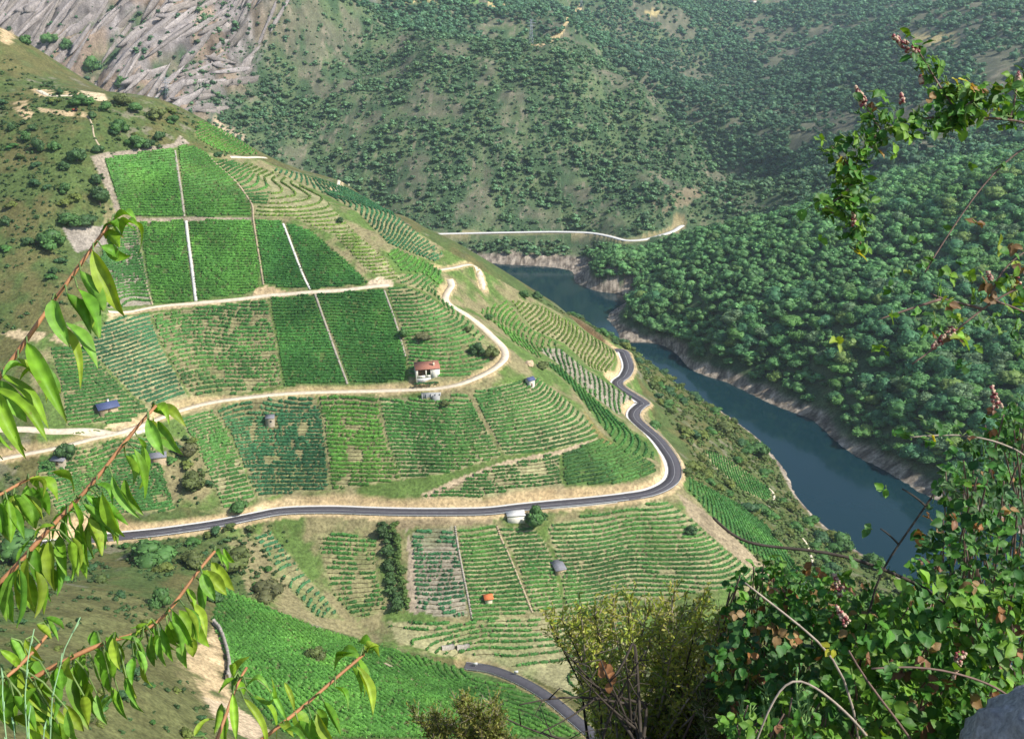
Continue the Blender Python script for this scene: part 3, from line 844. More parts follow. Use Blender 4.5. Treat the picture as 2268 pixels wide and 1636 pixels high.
# ------------------------------------------------------------------ road surfaces
def offset_line(L, o, dz=0.0):
    N = normals2d(L)
    o = np.broadcast_to(o, (len(L),))
    return np.stack([L[:, 0]+N[:, 0]*o, L[:, 1]+N[:, 1]*o, L[:, 2]+dz], -1)
S_MAIN = np.concatenate([[0], np.cumsum(np.linalg.norm(np.diff(MAIN_ROAD, axis=0), axis=1))])
mb = MB(); add_ribbon(mb, MAIN_ROAD, -3.5, 3.5, 0.0, 0.6, nx=3)
tag(mb.build("road", M["asphalt"]), "dark two lane asphalt road curving round the vineyard spur", kind="structure")
mb = MB(); add_ribbon(mb, LOW_ROAD, -2.7, 2.7, 0.0, 0.6, nx=3)
tag(mb.build("road", M["asphalt"]), "narrow grey road low in the valley bottom", kind="structure")
mb = MB(); add_ribbon(mb, FAR_ROAD, -3.0, 3.0, 0.15, 0.6, nx=3)
tag(mb.build("road", M["concrete"]), "thin pale road on the far bank above the river", kind="structure")
# which side is uphill (left of travel is uphill on the near face)
wide = np.interp(S_MAIN, [0, 195, 300, 320, 345, 375, 395, 430, 445, 465, 485, 525, 1245], [1.0, .9, .9, 1.7, 2.0, 1.6, .9, 1.0, 2.4, 1.8, .9, 1.1, .9])
mb = MB(); add_ribbon(mb, MAIN_ROAD, 3.52, 3.7+wide*1.1, 0.10, 0.5)
tag(mb.build("gutter", M["concrete"]), "white concrete gutter along the inner edge of the road", kind="structure")
mb = MB()
add_ribbon(mb, MAIN_ROAD, -0.10, 0.10, 0.012, 0.0)
add_ribbon(mb, MAIN_ROAD, -3.25, -3.05, 0.012, 0.0)
add_ribbon(mb, MAIN_ROAD, 3.05, 3.2, 0.012, 0.0)
tag(mb.build("road_markings", M["paint"]), kind="structure")
mb = MB(); add_ribbon(mb, LOW_ROAD, -2.4, -2.25, 0.012, 0.0); add_ribbon(mb, LOW_ROAD, 2.25, 2.4, 0.012, 0.0)
tag(mb.build("road_markings", M["paint"]), kind="structure")
mb = MB(); add_ribbon(mb, TRACK, -2.0, 2.0, 0.0, 0.5, nx=3)
tag(mb.build("track", M["track"]), "pale earth track climbing between the vineyards", kind="structure")
mb = MB(); add_ribbon(mb, TRACK3, -2.0, 2.0, 0.0, 0.5, nx=3)
tag(mb.build("track", M["track"]), "short pale track on the crest above the river", kind="structure")

# guard rails, each a rail on posts
def guard_rail(L, off, s0, s1, label, base=0.0):
    S = np.concatenate([[0], np.cumsum(np.linalg.norm(np.diff(L, axis=0), axis=1))])
    sel = (S >= s0) & (S <= s1)
    Q = offset_line(L, off, base)[sel]
    root = empty("guardrail", tuple(Q[0]))
    tag(root, label, "guardrail", "guardrails along the valley roads")
    o = Q - Q[0]
    mb = MB()
    v, f = [], []
    prof = [(-0.05, 0.45), (0.05, 0.50), (-0.02, 0.60), (0.05, 0.70), (-0.05, 0.78)]
    N = normals2d(Q)
    for i in range(len(o)):
        for a, b in prof: v.append((o[i,0]+N[i,0]*a, o[i,1]+N[i,1]*a, o[i,2]+b))
        for a, b in prof[::-1]: v.append((o[i,0]+N[i,0]*(a-.03), o[i,1]+N[i,1]*(a-.03), o[i,2]+b))
    k = len(prof)*2
    for i in range(len(o)-1):
        for j in range(k):
            f.append((i*k+j, i*k+(j+1)%k, (i+1)*k+(j+1)%k, (i+1)*k+j))
    mb.add(v, f); mb.build("rail", M["steel"], root)
    pm = MB().box(-.06, .06, -.06, .06, -.6, .72)
    me = mesh_from("post", np.array(pm.v), pm.f, M["steel"], link=False)
    for i in list(range(1, len(o)-1, 3))[:95]:
        link_mesh("post", me, root, tuple(o[i]))
TOT = S_MAIN[-1]
guard_rail(MAIN_ROAD, -3.75, 70, 305, "long grey guardrail on the outer edge of the main road above the hedge")
guard_rail(MAIN_ROAD, -3.75, 310, 515, "curved guardrail round the outer corner and bends of the main road")
guard_rail(LOW_ROAD, -2.9, 0, 200, "guardrail on the outer side of the low valley road")
# ================================================================== VINE ROWS (along the contours of each plot)
def contours(poly, step, phase=0.0, cell=2.0):
    """chains of (x,y) at constant height inside poly, from the smooth base surface"""
    x0, y0 = poly.min(0)-cell; x1, y1 = poly.max(0)+cell
    gx = np.arange(x0, x1+cell, cell); gy = np.arange(y0, y1+cell, cell)
    X, Y = np.meshgrid(gx, gy)
    Z = cubic_sample(CH, cgx[0], cgy[0], CG, X, Y) + 1.2*fbm(X/34, Y/34, 2, 5)
    chains = []
    zmin, zmax = Z.min(), Z.max()
    for lev in np.arange(math.ceil((zmin-phase)/step)*step+phase, zmax, step):
        s = Z > lev
        code = s[:-1, :-1]*1 + s[:-1, 1:]*2 + s[1:, 1:]*4 + s[1:, :-1]*8
        js, is_ = np.nonzero((code > 0) & (code < 15))
        segs = {}
        def ept(j, i, e):
            if e == 0: a, b = (j, i), (j, i+1)
            elif e == 1: a, b = (j, i+1), (j+1, i+1)
            elif e == 2: a, b = (j+1, i), (j+1, i+1)
            else: a, b = (j, i), (j+1, i)
            return (a, b)
        T = {1:[(3,0)],2:[(0,1)],3:[(3,1)],4:[(1,2)],5:[(3,2),(0,1)],6:[(0,2)],7:[(3,2)],8:[(2,3)],9:[(2,0)],10:[(2,1),(0,3)],11:[(2,1)],12:[(1,3)],13:[(1,0)],14:[(0,3)]}
        adj = {}
        for j, i in zip(js.tolist(), is_.tolist()):
            for e0, e1 in T[int(code[j, i])]:
                a, b = ept(j, i, e0), ept(j, i, e1)
                adj.setdefault(a, []).append(b); adj.setdefault(b, []).append(a)
        seen = set()
        starts = [k for k in adj if len(adj[k]) == 1] + list(adj)
        for st in starts:
            if st in seen: continue
            ch = [st]; seen.add(st)
            while True:
                nx_ = [k for k in adj[ch[-1]] if k not in seen]
                if not nx_: break
                ch.append(nx_[0]); seen.add(nx_[0])
            if len(ch) < 3: continue
            pts = []
            for (a, b) in ch:
                za, zb = Z[a], Z[b]
                t = (lev-za)/(zb-za)
                pts.append((gx[a[1]]*(1-t)+gx[b[1]]*t, gy[a[0]]*(1-t)+gy[b[0]]*t))
            chains.append(np.array(pts))
    return chains

def resample(P, step):
    s = np.concatenate([[0], np.cumsum(np.hypot(*np.diff(P, axis=0).T))])
    n = int(s[-1]/step)
    if n < 3: return None
    t = np.arange(n+1)*step
    return np.stack([np.interp(t, s, P[:, 0]), np.interp(t, s, P[:, 1])], -1)

def row_mesh(P, w, gap, green, rng, seed):
    """a hedge-like run of vine canes: bumpy arch plus loose leaf clumps; returns verts, quads, colours"""
    n = len(P)
    N = normals2d(np.column_stack([P, np.zeros(n)]))
    z = H(P[:, 0], P[:, 1])
    big = vnoise(P[:, 0]/9.0, P[:, 1]/9.0, 77)
    alive = (rng.random(n) > gap*0.7) & (vnoise(P[:, 0]/5.0, P[:, 1]/3.5, 40) > gap*1.15)
    hs = rng.uniform(.75, 1.25, n)*(0.75+0.5*big)
    ws = 1.12*w*rng.uniform(.7, 1.2, n)
    hs = np.where(alive, hs, .22); ws = np.where(alive, ws, .16)
    g = np.asarray(green)
    hue = (vnoise(P[:, 0]/14.0, P[:, 1]/14.0, 31)-.5)
    base = g[None]*(1+0.5*hue[:, None]+.45*fbm(P[:, 0]/38, P[:, 1]/22, 3, 61)[:, None]) + np.array((0.05,0.03,-.004))*np.clip(hue, 0, 1)[:, None]
    arch = [(-.5, -.1), (-.42, .6), (0, 1.05), (.42, .62), (.5, -.1)]
    m = len(arch)
    V = np.zeros((n, m, 3))
    for k, (a, b) in enumerate(arch):
        jw = a*ws + rng.normal(0, .10, n)
        V[:, k, 0] = P[:, 0]+N[:, 0]*jw
        V[:, k, 1] = P[:, 1]+N[:, 1]*jw
        V[:, k, 2] = z + b*hs*1.0 + rng.normal(0, .08, n)
    i = np.arange(n-1)
    F = []
    for k in range(m-1):
        F.append(np.stack([i*m+k, i*m+k+1, (i+1)*m+k+1, (i+1)*m+k], -1))
    F = np.concatenate(F) if len(i) else np.zeros((0, 4), int)
    base = np.where(alive[:, None], base, np.array((0.17, 0.15, 0.07)))
    C = np.repeat(base[:, None, :], m, 1)*rng.uniform(.75, 1.2, (n, m, 1))
    # loose leaf clumps
    ai = np.nonzero(alive)[0]
    reps = np.repeat(ai, 4)
    k = len(reps)
    if k:
        s = rng.uniform(.16, .38, k)
        lat = rng.uniform(-.62, .62, k)*ws[reps]
        cx_ = P[reps, 0]+N[reps, 0]*lat + rng.normal(0, .25, k)
        cy_ = P[reps, 1]+N[reps, 1]*lat + rng.normal(0, .25, k)
        cz_ = z[reps] + hs[reps]*rng.uniform(.25, 1.25, k)*(1-.5*np.abs(lat)/np.maximum(ws[reps], .1))
        a = rng.normal(size=(k, 3)); a /= np.linalg.norm(a, axis=1)[:, None]
        b = np.cross(a, rng.normal(size=(k, 3))); b /= np.linalg.norm(b, axis=1)[:, None]
        c0 = np.stack([cx_, cy_, cz_], -1)
        a *= s[:, None]; b *= s[:, None]*.8
        Q = np.stack([c0-a-b, c0+a-b, c0+a+b, c0-a+b], 1)
        qc = base[reps]*rng.uniform(.7, 1.45, (k, 1))
        off = n*m
        F = np.concatenate([F, off + np.arange(k*4).reshape(k, 4)])
        V = np.concatenate([V.reshape(-1, 3), Q.reshape(-1, 3)])
        C = np.concatenate([C.reshape(-1, 3), np.repeat(qc, 4, 0)])
    else:
        V = V.reshape(-1, 3); C = C.reshape(-1, 3)
    return V, F, C

ROWS = []
_rng = np.random.default_rng(5)
OCC = {}
def blocked(P):
    """keep rows off roads and tracks"""
    i, _ = ter_idx(P[:, 0], GX); j, _ = ter_idx(P[:, 1], GY)
    return CUT[j, i] > 0.35
for pi, (p, poly) in enumerate(zip(PLOTS, PLOT_POLYS)):
    for ch in contours(poly, p[2]*(.80 if p[2] > 1.2 and p[3] < 1.35 else .9 if p[2] > 1.2 else 1.02), phase=0.37*pi % 1):
        R_ = resample(ch, 0.75)
        if R_ is None: continue
        ok = in_poly(poly, R_[:, 0], R_[:, 1]) & ~blocked(R_)
        # runs of points inside the plot
        k = 0
        while k < len(R_):
            if not ok[k]: k += 1; continue
            e = k
            while e < len(R_) and ok[e]: e += 1
            if e-k >= 6: ROWS.append((pi, R_[k:e]))
            k = e
def row_size(r):
    P3 = np.column_stack([r[1], H(r[1][:, 0], r[1][:, 1])])
    u, v, d = project(P3)
    inside = (u > 0) & (u < 2268) & (v > 0) & (v < 1636)
    return (inside/d**2).sum()
sizes = np.array([row_size(r) for r in ROWS])
order = np.argsort(-sizes)
INDIV = set(order[:296].tolist())
rest = []
for ri, (pi, P2) in enumerate(ROWS):
    p = PLOTS[pi]
    V, F, C = row_mesh(P2, p[3]*(.88 if p[6] == S_PALE else 1.0), p[4], p[5], _rng, ri)
    if len(F) == 0: continue
    if ri in INDIV:
        o0 = np.array([P2[0, 0], P2[0, 1], float(H(P2[0, 0], P2[0, 1]))])
        ob = mesh_from("vine_row", V-o0, F.astype(np.int64), M["vine"], colors=np.clip(C, .005, .6))
        ob.location = o0
        tag(ob, "leafy vine row " + p[0], "vine row", "vine rows " + p[0])
    else:
        rest.append((V, F, C))
def merge(parts):
    off, Vs, Fs, Cs = 0, [], [], []
    for V, F, C in parts:
        Vs.append(V); Fs.append(F+off); Cs.append(C); off += len(V)
    return np.concatenate(Vs), np.concatenate(Fs), np.concatenate(Cs)
V, F, C = merge(rest)
tag(mesh_from("vines", V, F, M["vine"], colors=np.clip(C, .005, .6)), "countless smaller rows of vines covering the terraced slopes", kind="stuff")
print("ROWS", len(ROWS), "quads", len(F))
# ================================================================== TREES AND SCRUB
def ico(sub):
    bm = bmesh.new(); bmesh.ops.create_icosphere(bm, subdivisions=sub, radius=1.0)
    bm.verts.ensure_lookup_table()
    v = np.array([x.co[:] for x in bm.verts]); f = np.array([[x.index for x in q.verts] for q in bm.faces])
    bm.free()
    return v, f
ICO1, ICO2 = ico(1), ico(2)

def crown_geo(rng, lobes, quads, leaf, squash=.8, base=.28, spread=.62, blob=ICO1, lump=.22):
    """unit-size crown (height 1, standing on z=0): lumpy lobes under a skin of leaf clumps. returns V, F(quads), C(scalar tint)"""
    Vs, Fs, Cs, off = [], [], [], 0
    L_ = []
    for k in range(lobes):
        a = rng.uniform(0, 2*math.pi); r = spread*math.sqrt(rng.uniform(0, 1))*(0 if k == 0 else 1)*.5
        z = base + (1-base)*(.42 if k else .55) + rng.uniform(-.18, .2)*(1-base)*(1 if k else .3)
        s = rng.uniform(.20, .33)*(1.15 if k == 0 else 1)
        L_.append((np.array([r*math.cos(a), r*math.sin(a), z - .25*r]), s, rng.uniform(.78, 1.22)))
    v0, f0 = blob
    for c_, s, t in L_:
        v = v0*(1+rng.normal(0, lump*.5, (len(v0), 1)))*s*.92
        v[:, 2] *= squash
        Vs.append(v + c_); Fs.append(np.column_stack([f0, f0[:, 2]])+off)   # degenerate 4th corner fixed below
        Cs.append(np.full(len(v0), t)*rng.uniform(.85, 1.15, len(v0))); off += len(v0)
    tri = np.concatenate(Fs)[:, :3]
    if quads:
        li = rng.integers(0, len(L_), quads)
        cc = np.array([L_[i][0] for i in li]); ss = np.array([L_[i][1] for i in li]); tt = np.array([L_[i][2] for i in li])
        d = rng.normal(size=(quads, 3)); d[:, 2] = np.abs(d[:, 2])*.9 - .25
        d /= np.linalg.norm(d, axis=1)[:, None]
        p = cc + d*(ss*rng.uniform(.85, 1.18, quads))[:, None]*np.array([1, 1, squash])
        nrm = d + rng.normal(0, .55, (quads, 3)); nrm /= np.linalg.norm(nrm, axis=1)[:, None]
        a = np.cross(nrm, rng.normal(size=(quads, 3))); a /= np.linalg.norm(a, axis=1)[:, None]
        b = np.cross(nrm, a)
        sz = leaf*rng.uniform(.6, 1.3, quads)
        a *= sz[:, None]; b *= (sz*.7)[:, None]
        Q = np.stack([p-a-b*.4, p+b*-.9+a*.1, p+a+b*.4, p+b*.9-a*.1], 1).reshape(-1, 3)
        qc = np.repeat(tt*rng.uniform(.72, 1.4, quads), 4)
        V = np.concatenate(Vs+[Q]); C = np.concatenate(Cs+[qc])
        qi = off + np.arange(quads*4).reshape(quads, 4)
        tri = np.concatenate([tri, qi[:, [0, 1, 2]], qi[:, [0, 2, 3]]])
    else:
        V = np.concatenate(Vs); C = np.concatenate(Cs)
    return V, tri, C

_tr = np.random.default_rng(21)
HI = [crown_geo(_tr, 11, 900, .055, .9, .14, .84, ICO2, .3) for _ in range(6)]
MID = [crown_geo(_tr, 8, 130, .085, .9, .08, .80, lump=.34) for _ in range(8)]
LOW = [crown_geo(_tr, 3, 26, .17, .85, .0, .6) for _ in range(6)]
SHRUB = [crown_geo(_tr, 4, 34, .16, .8, -.25, .95) for _ in range(6)]

def place_many(variants, pos, hgt, wid, tint, rng):
    """merge many crowns into arrays"""
    parts = []
    kind = rng.integers(0, len(variants), len(pos))
    for k, (V, F, C) in enumerate(variants):
        m = np.nonzero(kind == k)[0]
        if len(m) == 0: continue
        a = rng.uniform(0, 2*math.pi, len(m)); ca, sa = np.cos(a), np.sin(a)
        X = (V[None, :, 0]*ca[:, None]-V[None, :, 1]*sa[:, None])*wid[m][:, None] + pos[m, 0][:, None]
        Y = (V[None, :, 0]*sa[:, None]+V[None, :, 1]*ca[:, None])*wid[m][:, None] + pos[m, 1][:, None]
        Z = V[None, :, 2]*hgt[m][:, None] + pos[m, 2][:, None]
        VV = np.stack([X, Y, Z], -1).reshape(-1, 3)
        FF = (F[None]+(np.arange(len(m))*len(V))[:, None, None]).reshape(-1, 3)
        CC = (tint[m][:, None, :]*C[None, :, None]).reshape(-1, 3)
        parts.append((VV, FF, CC))
    return merge(parts)

def jitter_grid(x0, x1, y0, y1, step, rng):
    gx = np.arange(x0, x1, step); gy = np.arange(y0, y1, step)
    X, Y = np.meshgrid(gx, gy)
    X = X + rng.uniform(-.48, .48, X.shape)*step; Y = Y + rng.uniform(-.48, .48, Y.shape)*step
    return X.ravel(), Y.ravel()

def visible(P, tol=22.0, margin=60):
    u, v, d = project(P)
    ok = (d > 1) & (u > -margin) & (u < 2268+margin) & (v > -margin) & (v < 1636+margin)
    idx_ = np.nonzero(ok)[0]
    if len(idx_):
        h = hit(np.clip(u[idx_], -margin, 2268+margin), v[idx_])
        hd = np.linalg.norm(h-np.array([0, 0, CAM_Z]), axis=1)
        pd = np.linalg.norm(P[idx_]-np.array([0, 0, CAM_Z]), axis=1)
        ok[idx_] = pd < hd + tol
    return ok

def hue(n, rng, base, var=.18, yellow=.25):
    b = np.asarray(base)[None]*rng.uniform(1-var, 1+var, (n, 1))
    y = np.clip(rng.normal(0, .5, (n, 1)), 0, 1.4)*yellow
    return np.clip(b*(1-y*.3) + y*np.array([[0.10, 0.10, 0.005]])*.6, .004, .5)

def cut_at(x, y):
    i, _ = ter_idx(x, GX); j, _ = ter_idx(y, GY)
    return CUT[j, i]
def rock_at(x, y):
    i, _ = ter_idx(x, GX); j, _ = ter_idx(y, GY)
    return rk[j, i]

# --- woods of the far side ------------------------------------------------
wr = np.random.default_rng(77)
RU, RV, RD = project(FAR_ROAD)
def forest_points(x0, x1, y0, y1, step, accept):
    x, y = jitter_grid(x0, x1, y0, y1, step, wr)
    z = H(x, y)
    keep = (~near_mask(x, y)) & (z > 7.5) & (cut_at(x, y) < .2)
    x, y, z = x[keep], y[keep], z[keep]
    a = accept(x, y, z)
    x, y, z = x[a], y[a], z[a]
    P = np.stack([x, y, z], -1)
    ub, vb, db = project(P); ut, vt, _ = project(P+np.array([0, 0, 9.0]))
    vr = np.interp(ub, RU, RV); dr = np.interp(ub, RU, RD)
    hide = (ub > 940) & (ub < 1615) & (vb > vr-1) & (vt < vr+3) & (db < dr+4)
    P = P[~hide]
    ok = visible(P + np.array([0, 0, 4.0]))
    return P[ok]

def opening(x, y): return fbm(x/40, y/40, 5, 81)*.5+.5
# right bank, close canopy
A = forest_points(60, 700, 380, 1130, 7.2, lambda x, y, z: (x > far_shore_x(y)-5) & (z > 7 + 4*fbm(x/25, y/25, 3, 101)) & (y < 1120) & (wr.random(len(x)) < .93))
nearA = np.hypot(A[:, 0], A[:, 1])
# central hill: scattered
Bp = forest_points(-420, 420, 1120, 1700, 4.7, lambda x, y, z: wr.random(len(x)) < np.where(opening(x, y) > .56, .35, .86))
# mountain beyond
Cp = forest_points(-700, 1500, 1100, 2700, 9.6, lambda x, y, z: ((x > 330) | (y > 1600)) & (wr.random(len(x)) < np.where(((opening(x, y) > .60) & (x > 700)) | (fbm(x/120, y/120, 4, 83)*.5+.5 > .58), .28, .97)) & (rock_at(x, y) < .35))
Dp = forest_points(-950, -300, 1150, 1900, 6.8, lambda x, y, z: (wr.random(len(x)) < np.where(rock_at(x, y) > .5, .30, .9)))
print("TREES", len(A), len(Bp), len(Cp), len(Dp))

hgtA = wr.uniform(5.0, 12.5, len(A))*(1+.25*fbm(A[:, 0]/60, A[:, 1]/60, 2, 7))
widA = hgtA*wr.uniform(.95, 1.5, len(A))
tintA = hue(len(A), wr, (0.112, 0.255, 0.084), .38, .5)
u_, v_, d_ = project(A)
big = hgtA/d_*((u_ > -20) & (u_ < 2288) & (v_ > -20) & (v_ < 1700))
order = np.argsort(-big)
ind = order[:280]
TREE_TINTS = [(0.108,0.260,0.080), (0.130,0.285,0.070), (0.088,0.235,0.100), (0.180,0.275,0.070), (0.074,0.195,0.078), (0.145,0.240,0.112)]
TREE_ME = []
for k, (V, F, C) in enumerate(HI):
    crown = mesh_from("crown", V, F, M["tree"], colors=np.clip(np.asarray(TREE_TINTS[k])[None]*C[:, None], .004, .5), link=False)
    tb = MB(); tb.tube([(0,0,-.12),(0.01,0,.2),(.0,.01,.5)], [.035,.026,.014], 6)
    for q in range(4):
        a = q*1.6+k; tb.tube([(0,0,.25+.04*q),(.14*math.cos(a),.14*math.sin(a),.45),(.24*math.cos(a),.24*math.sin(a),.58)], [.014,.010,.005], 5)
    trunk = mesh_from("trunk", np.array([tuple(p) for p in tb.v]), tb.f, M["bark"], link=False)
    TREE_ME.append((crown, trunk))
TREE_WORDS = ["mid green broadleaf tree", "fresh green broadleaf tree", "blue green broadleaf tree", "yellowish green broadleaf tree", "dark green broadleaf tree", "grey green broadleaf tree"]
for i in ind:
    k = int(wr.integers(0, 6))
    r = empty("tree", tuple(A[i]-np.array([0, 0, .4])), float(wr.uniform(0, 6.28)))
    r.scale = (float(widA[i]), float(widA[i]), float(hgtA[i]))
    tag(r, TREE_WORDS[k] + " in the dense wood on the far bank", "tree", TREE_WORDS[k] + "s of the bank wood")
    link_mesh("crown", TREE_ME[k][0], r); link_mesh("trunk", TREE_ME[k][1], r)
restm = np.ones(len(A), bool); restm[ind] = False
restA = np.nonzero(restm)[0]
parts = [place_many(MID, A[restA]-np.array([0, 0, .5]), hgtA[restA], widA[restA], tintA[restA], wr)]
hB = np.where(wr.random(len(Bp)) < .20, wr.uniform(5.5, 9.5, len(Bp)), wr.uniform(1.8, 4.4, len(Bp)))*np.where(opening(Bp[:, 0], Bp[:, 1]) > .5, .8, 1.1)
parts.append(place_many(LOW, Bp-np.array([0, 0, .6]), hB, hB*wr.uniform(1.1, 1.5, len(Bp)), hue(len(Bp), wr, (0.100, 0.195, 0.088), .40, .5), wr))
uC, vC, _ = project(Cp)
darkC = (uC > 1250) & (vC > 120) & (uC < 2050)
hC = wr.uniform(5.5, 12.0, len(Cp))*np.where(wr.random(len(Cp)) < .2, 1.4, 1.0)*(1+.3*fbm(Cp[:, 0]/120, Cp[:, 1]/120, 3, 8))
parts.append(place_many(LOW, Cp-np.array([0, 0, .8]), hC, hC*wr.uniform(1.1, 1.5, len(Cp)), hue(len(Cp), wr, (0.078, 0.175, 0.085), .38, .3)*np.where(darkC, .8, 1.05)[:, None], wr))  # bluish crown tint carries part of the distance haze
hD = np.where(wr.random(len(Dp)) < .25, wr.uniform(5, 8.5, len(Dp)), wr.uniform(1.8, 4.2, len(Dp)))
parts.append(place_many(LOW, Dp-np.array([0, 0, .6]), hD, hD*wr.uniform(1.1, 1.5, len(Dp)), hue(len(Dp), wr, (0.075, 0.160, 0.078), .3, .3), wr))
V, F, C = merge(parts)
tag(mesh_from("forest", V, F, M["tree"], colors=np.clip(C, .004, .5)), "unbroken oak and chestnut woods over the far hillsides", kind="stuff")
print("FOREST tris", len(F))

# --- jutting rock slabs of the cliff, leaning along the strata
sr = np.random.default_rng(41)
fx_, fy_ = jitter_grid(-760, -280, 1170, 1760, 9.0, sr)
kf = (rock_at(fx_, fy_) > .35) & (sr.random(len(fx_)) < .40)
fx_, fy_ = fx_[kf], fy_[kf]
fz_ = H(fx_, fy_)
kf = visible(np.stack([fx_, fy_, fz_+3], -1)); fx_, fy_, fz_ = fx_[kf], fy_[kf], fz_[kf]
Vr, Fr, Cr = [], [], []
dx_, dy_ = .55, .835
for i in range(len(fx_)):
    L_ = sr.uniform(16, 42); w_ = sr.uniform(1.3, 3.0); h_ = sr.uniform(3.0, 7.0)
    sl = float(H(fx_[i]+dx_*15, fy_[i]+dy_*15)-H(fx_[i]-dx_*15, fy_[i]-dy_*15))/30.0
    v = ICO2[0]*(1+sr.normal(0, .17, (len(ICO2[0]), 1)))
    a_ = v[:, 0]*L_; b_ = v[:, 1]*w_
    px_ = fx_[i]+dx_*a_-dy_*b_; py_ = fy_[i]+dy_*a_+dx_*b_; pz_ = fz_[i] + a_*sl*1.0 + v[:, 2]*h_ + b_*.35
    Vr.append(np.stack([px_, py_, pz_], -1)); Fr.append(ICO2[1]+i*len(v))
    t_ = sr.uniform(0, 1)
    Cr.append(np.repeat((np.array((.30,.265,.25))*(1-t_)+np.array((.22,.19,.165))*t_)[None]*sr.uniform(.75, 1.2), len(v), 0)*sr.uniform(.85, 1.15, (len(v), 1)))
if Vr:
    tag(mesh_from("rocks", np.concatenate(Vr), np.concatenate(Fr), M["terrain"], colors=np.concatenate(Cr)), "jagged grey rock slabs leaning across the cliff", kind="stuff")

# --- scrub of the near mountain -------------------------------------------
sx, sy = jitter_grid(-420, 240, 160, 900, 3.1, wr)
sz = H(sx, sy)
SHAPES = {
 "hill": [(0,120),(120,190),(260,230),(380,240),(470,290),(420,318),(300,335),(225,345),(250,470),(140,505),(150,600),(230,690),(60,735),(0,740)],
 "flank": [(1150,640),(1330,730),(1470,800),(1640,940),(1740,1080),(1880,1200),(2010,1300),(1900,1500),(1760,1290),(1700,1180),(1560,1050),(1500,960),(1440,860),(1380,770)],
 "flank_low": [(1500,1040),(1660,950),(2020,1300),(1950,1500),(1400,1500),(1480,1330),(1720,1300)],
 "gully": [(240,1205),(400,1180),(560,1160),(640,1160),(640,1300),(560,1340),(480,1300),(440,1250),(330,1290)],
 "gully_up": [(380,960),(430,930),(470,1010),(490,1100),(440,1130),(390,1120),(370,1050)],
 "top": [(380,230),(480,290),(560,345),(470,350),(430,320)],
 "corner": [(0,1030),(80,1040),(110,1150),(240,1200),(240,1290),(0,1290)],
 "slope": [(0,1290),(330,1320),(480,1600),(480,1640),(0,1640)],
}
sp = np.zeros(len(sx))
for key, dens in (("hill", .6), ("flank", .55), ("flank_low", .55), ("gully", .85), ("gully_up", .6), ("top", .4), ("corner", .55), ("slope", .30)):
    m = in_poly(world_poly(SHAPES[key]), sx, sy)
    sp = np.maximum(sp, m*dens*np.where(fbm(sx/26, sy/26, 3, 33)*.5+.5 > .5, 1.25, .5 if key == "hill" else .8))
in_plot = np.zeros(len(sx), bool)
for poly in PLOT_POLYS: in_plot |= in_poly(poly, sx, sy)
k = (wr.random(len(sx)) < sp) & ~in_plot & (cut_at(sx, sy) < .25) & (sz > 2)
S_ = np.stack([sx, sy, sz], -1)[k]
S_ = S_[visible(S_ + np.array([0, 0, 2.0]))]
hS = wr.uniform(.6, 2.0, len(S_))*np.where(wr.random(len(S_)) < .10, 2.2, 1.0)
_u, _v, _d = project(S_)
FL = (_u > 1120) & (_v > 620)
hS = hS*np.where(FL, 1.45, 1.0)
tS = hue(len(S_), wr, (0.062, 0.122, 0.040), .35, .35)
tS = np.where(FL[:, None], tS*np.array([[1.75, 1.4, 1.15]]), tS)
u_, v_, d_ = project(S_)
order = np.argsort(-hS/d_)
print("SCRUB", len(S_))
BUSH_ME = []
BW = ["olive green bush", "dark green bush", "bright green bush", "yellow green bush"]
BT = [(0.105,0.150,0.042), (0.060,0.135,0.050), (0.080,0.200,0.045), (0.15,0.19,0.042)]
for k in range(4):
    V, F, C = crown_geo(_tr, 7, 260, .085, .85, -.15, .9, ICO2)
    BUSH_ME.append(mesh_from("bush", V, F, M["tree"], colors=np.clip(np.asarray(BT[k])[None]*C[:, None], .004, .5), link=False))
def hill_part(u, v):
    if u > 1100: return "on the slope between the road and the river"
    if v < 740: return "on the dry brown hillside"
    if v > 1290: return "on the brown slope below the branches"
    return "in the scrubby gully beside the plots"
nb = 0
for i in order[:250]:
    k = int(wr.integers(0, 4))
    o = link_mesh("bush", BUSH_ME[k], None, tuple(S_[i]))
    w_ = hS[i]*float(wr.uniform(1.2, 1.7))
    o.scale = (w_, w_, float(hS[i])); o.rotation_euler = (0, 0, float(wr.uniform(0, 6.28)))
    tag(o, BW[k] + " " + hill_part(u_[i], v_[i]), "bush", BW[k] + "es " + hill_part(u_[i], v_[i]))
rs = order[250:]
if len(rs):
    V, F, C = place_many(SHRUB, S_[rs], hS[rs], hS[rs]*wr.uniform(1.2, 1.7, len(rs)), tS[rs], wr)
    tag(mesh_from("scrub", V, F, M["tree"], colors=np.clip(C, .004, .5)), "low heath and broom scrub spread over the near slopes", kind="stuff")
# ================================================================== BUILDINGS AND SMALL STRUCTURES
def wallmat(name, c, amt=.12, sc=1.2, bump=.3): return mottled(name, c, amt, sc, .9, .15, bump=bump, bump_scale=3.0)
M["white_wall"] = wallmat("limewashed_wall", (0.74, 0.70, 0.60))
M["cream_wall"] = wallmat("cream_wall", (0.68, 0.60, 0.44))
M["stone_wall"] = wallmat("stone_masonry", (0.46, 0.39, 0.29), .3, 2.2, 1.0)
M["tan_wall"] = wallmat("tan_masonry", (0.55, 0.42, 0.27), .25, 2.0, .8)
M["slate"] = mottled("blue_slate", (0.075, 0.095, 0.19), .15, 1.5, .6, .3)
M["grey_slate"] = mottled("grey_slate", (0.20, 0.20, 0.22), .25, 1.5, .75, .3)
M["tile"] = mottled("clay_tile", (0.36, 0.155, 0.105), .25, 2.5, .85, .2, bump=.6, bump_scale=6.0)
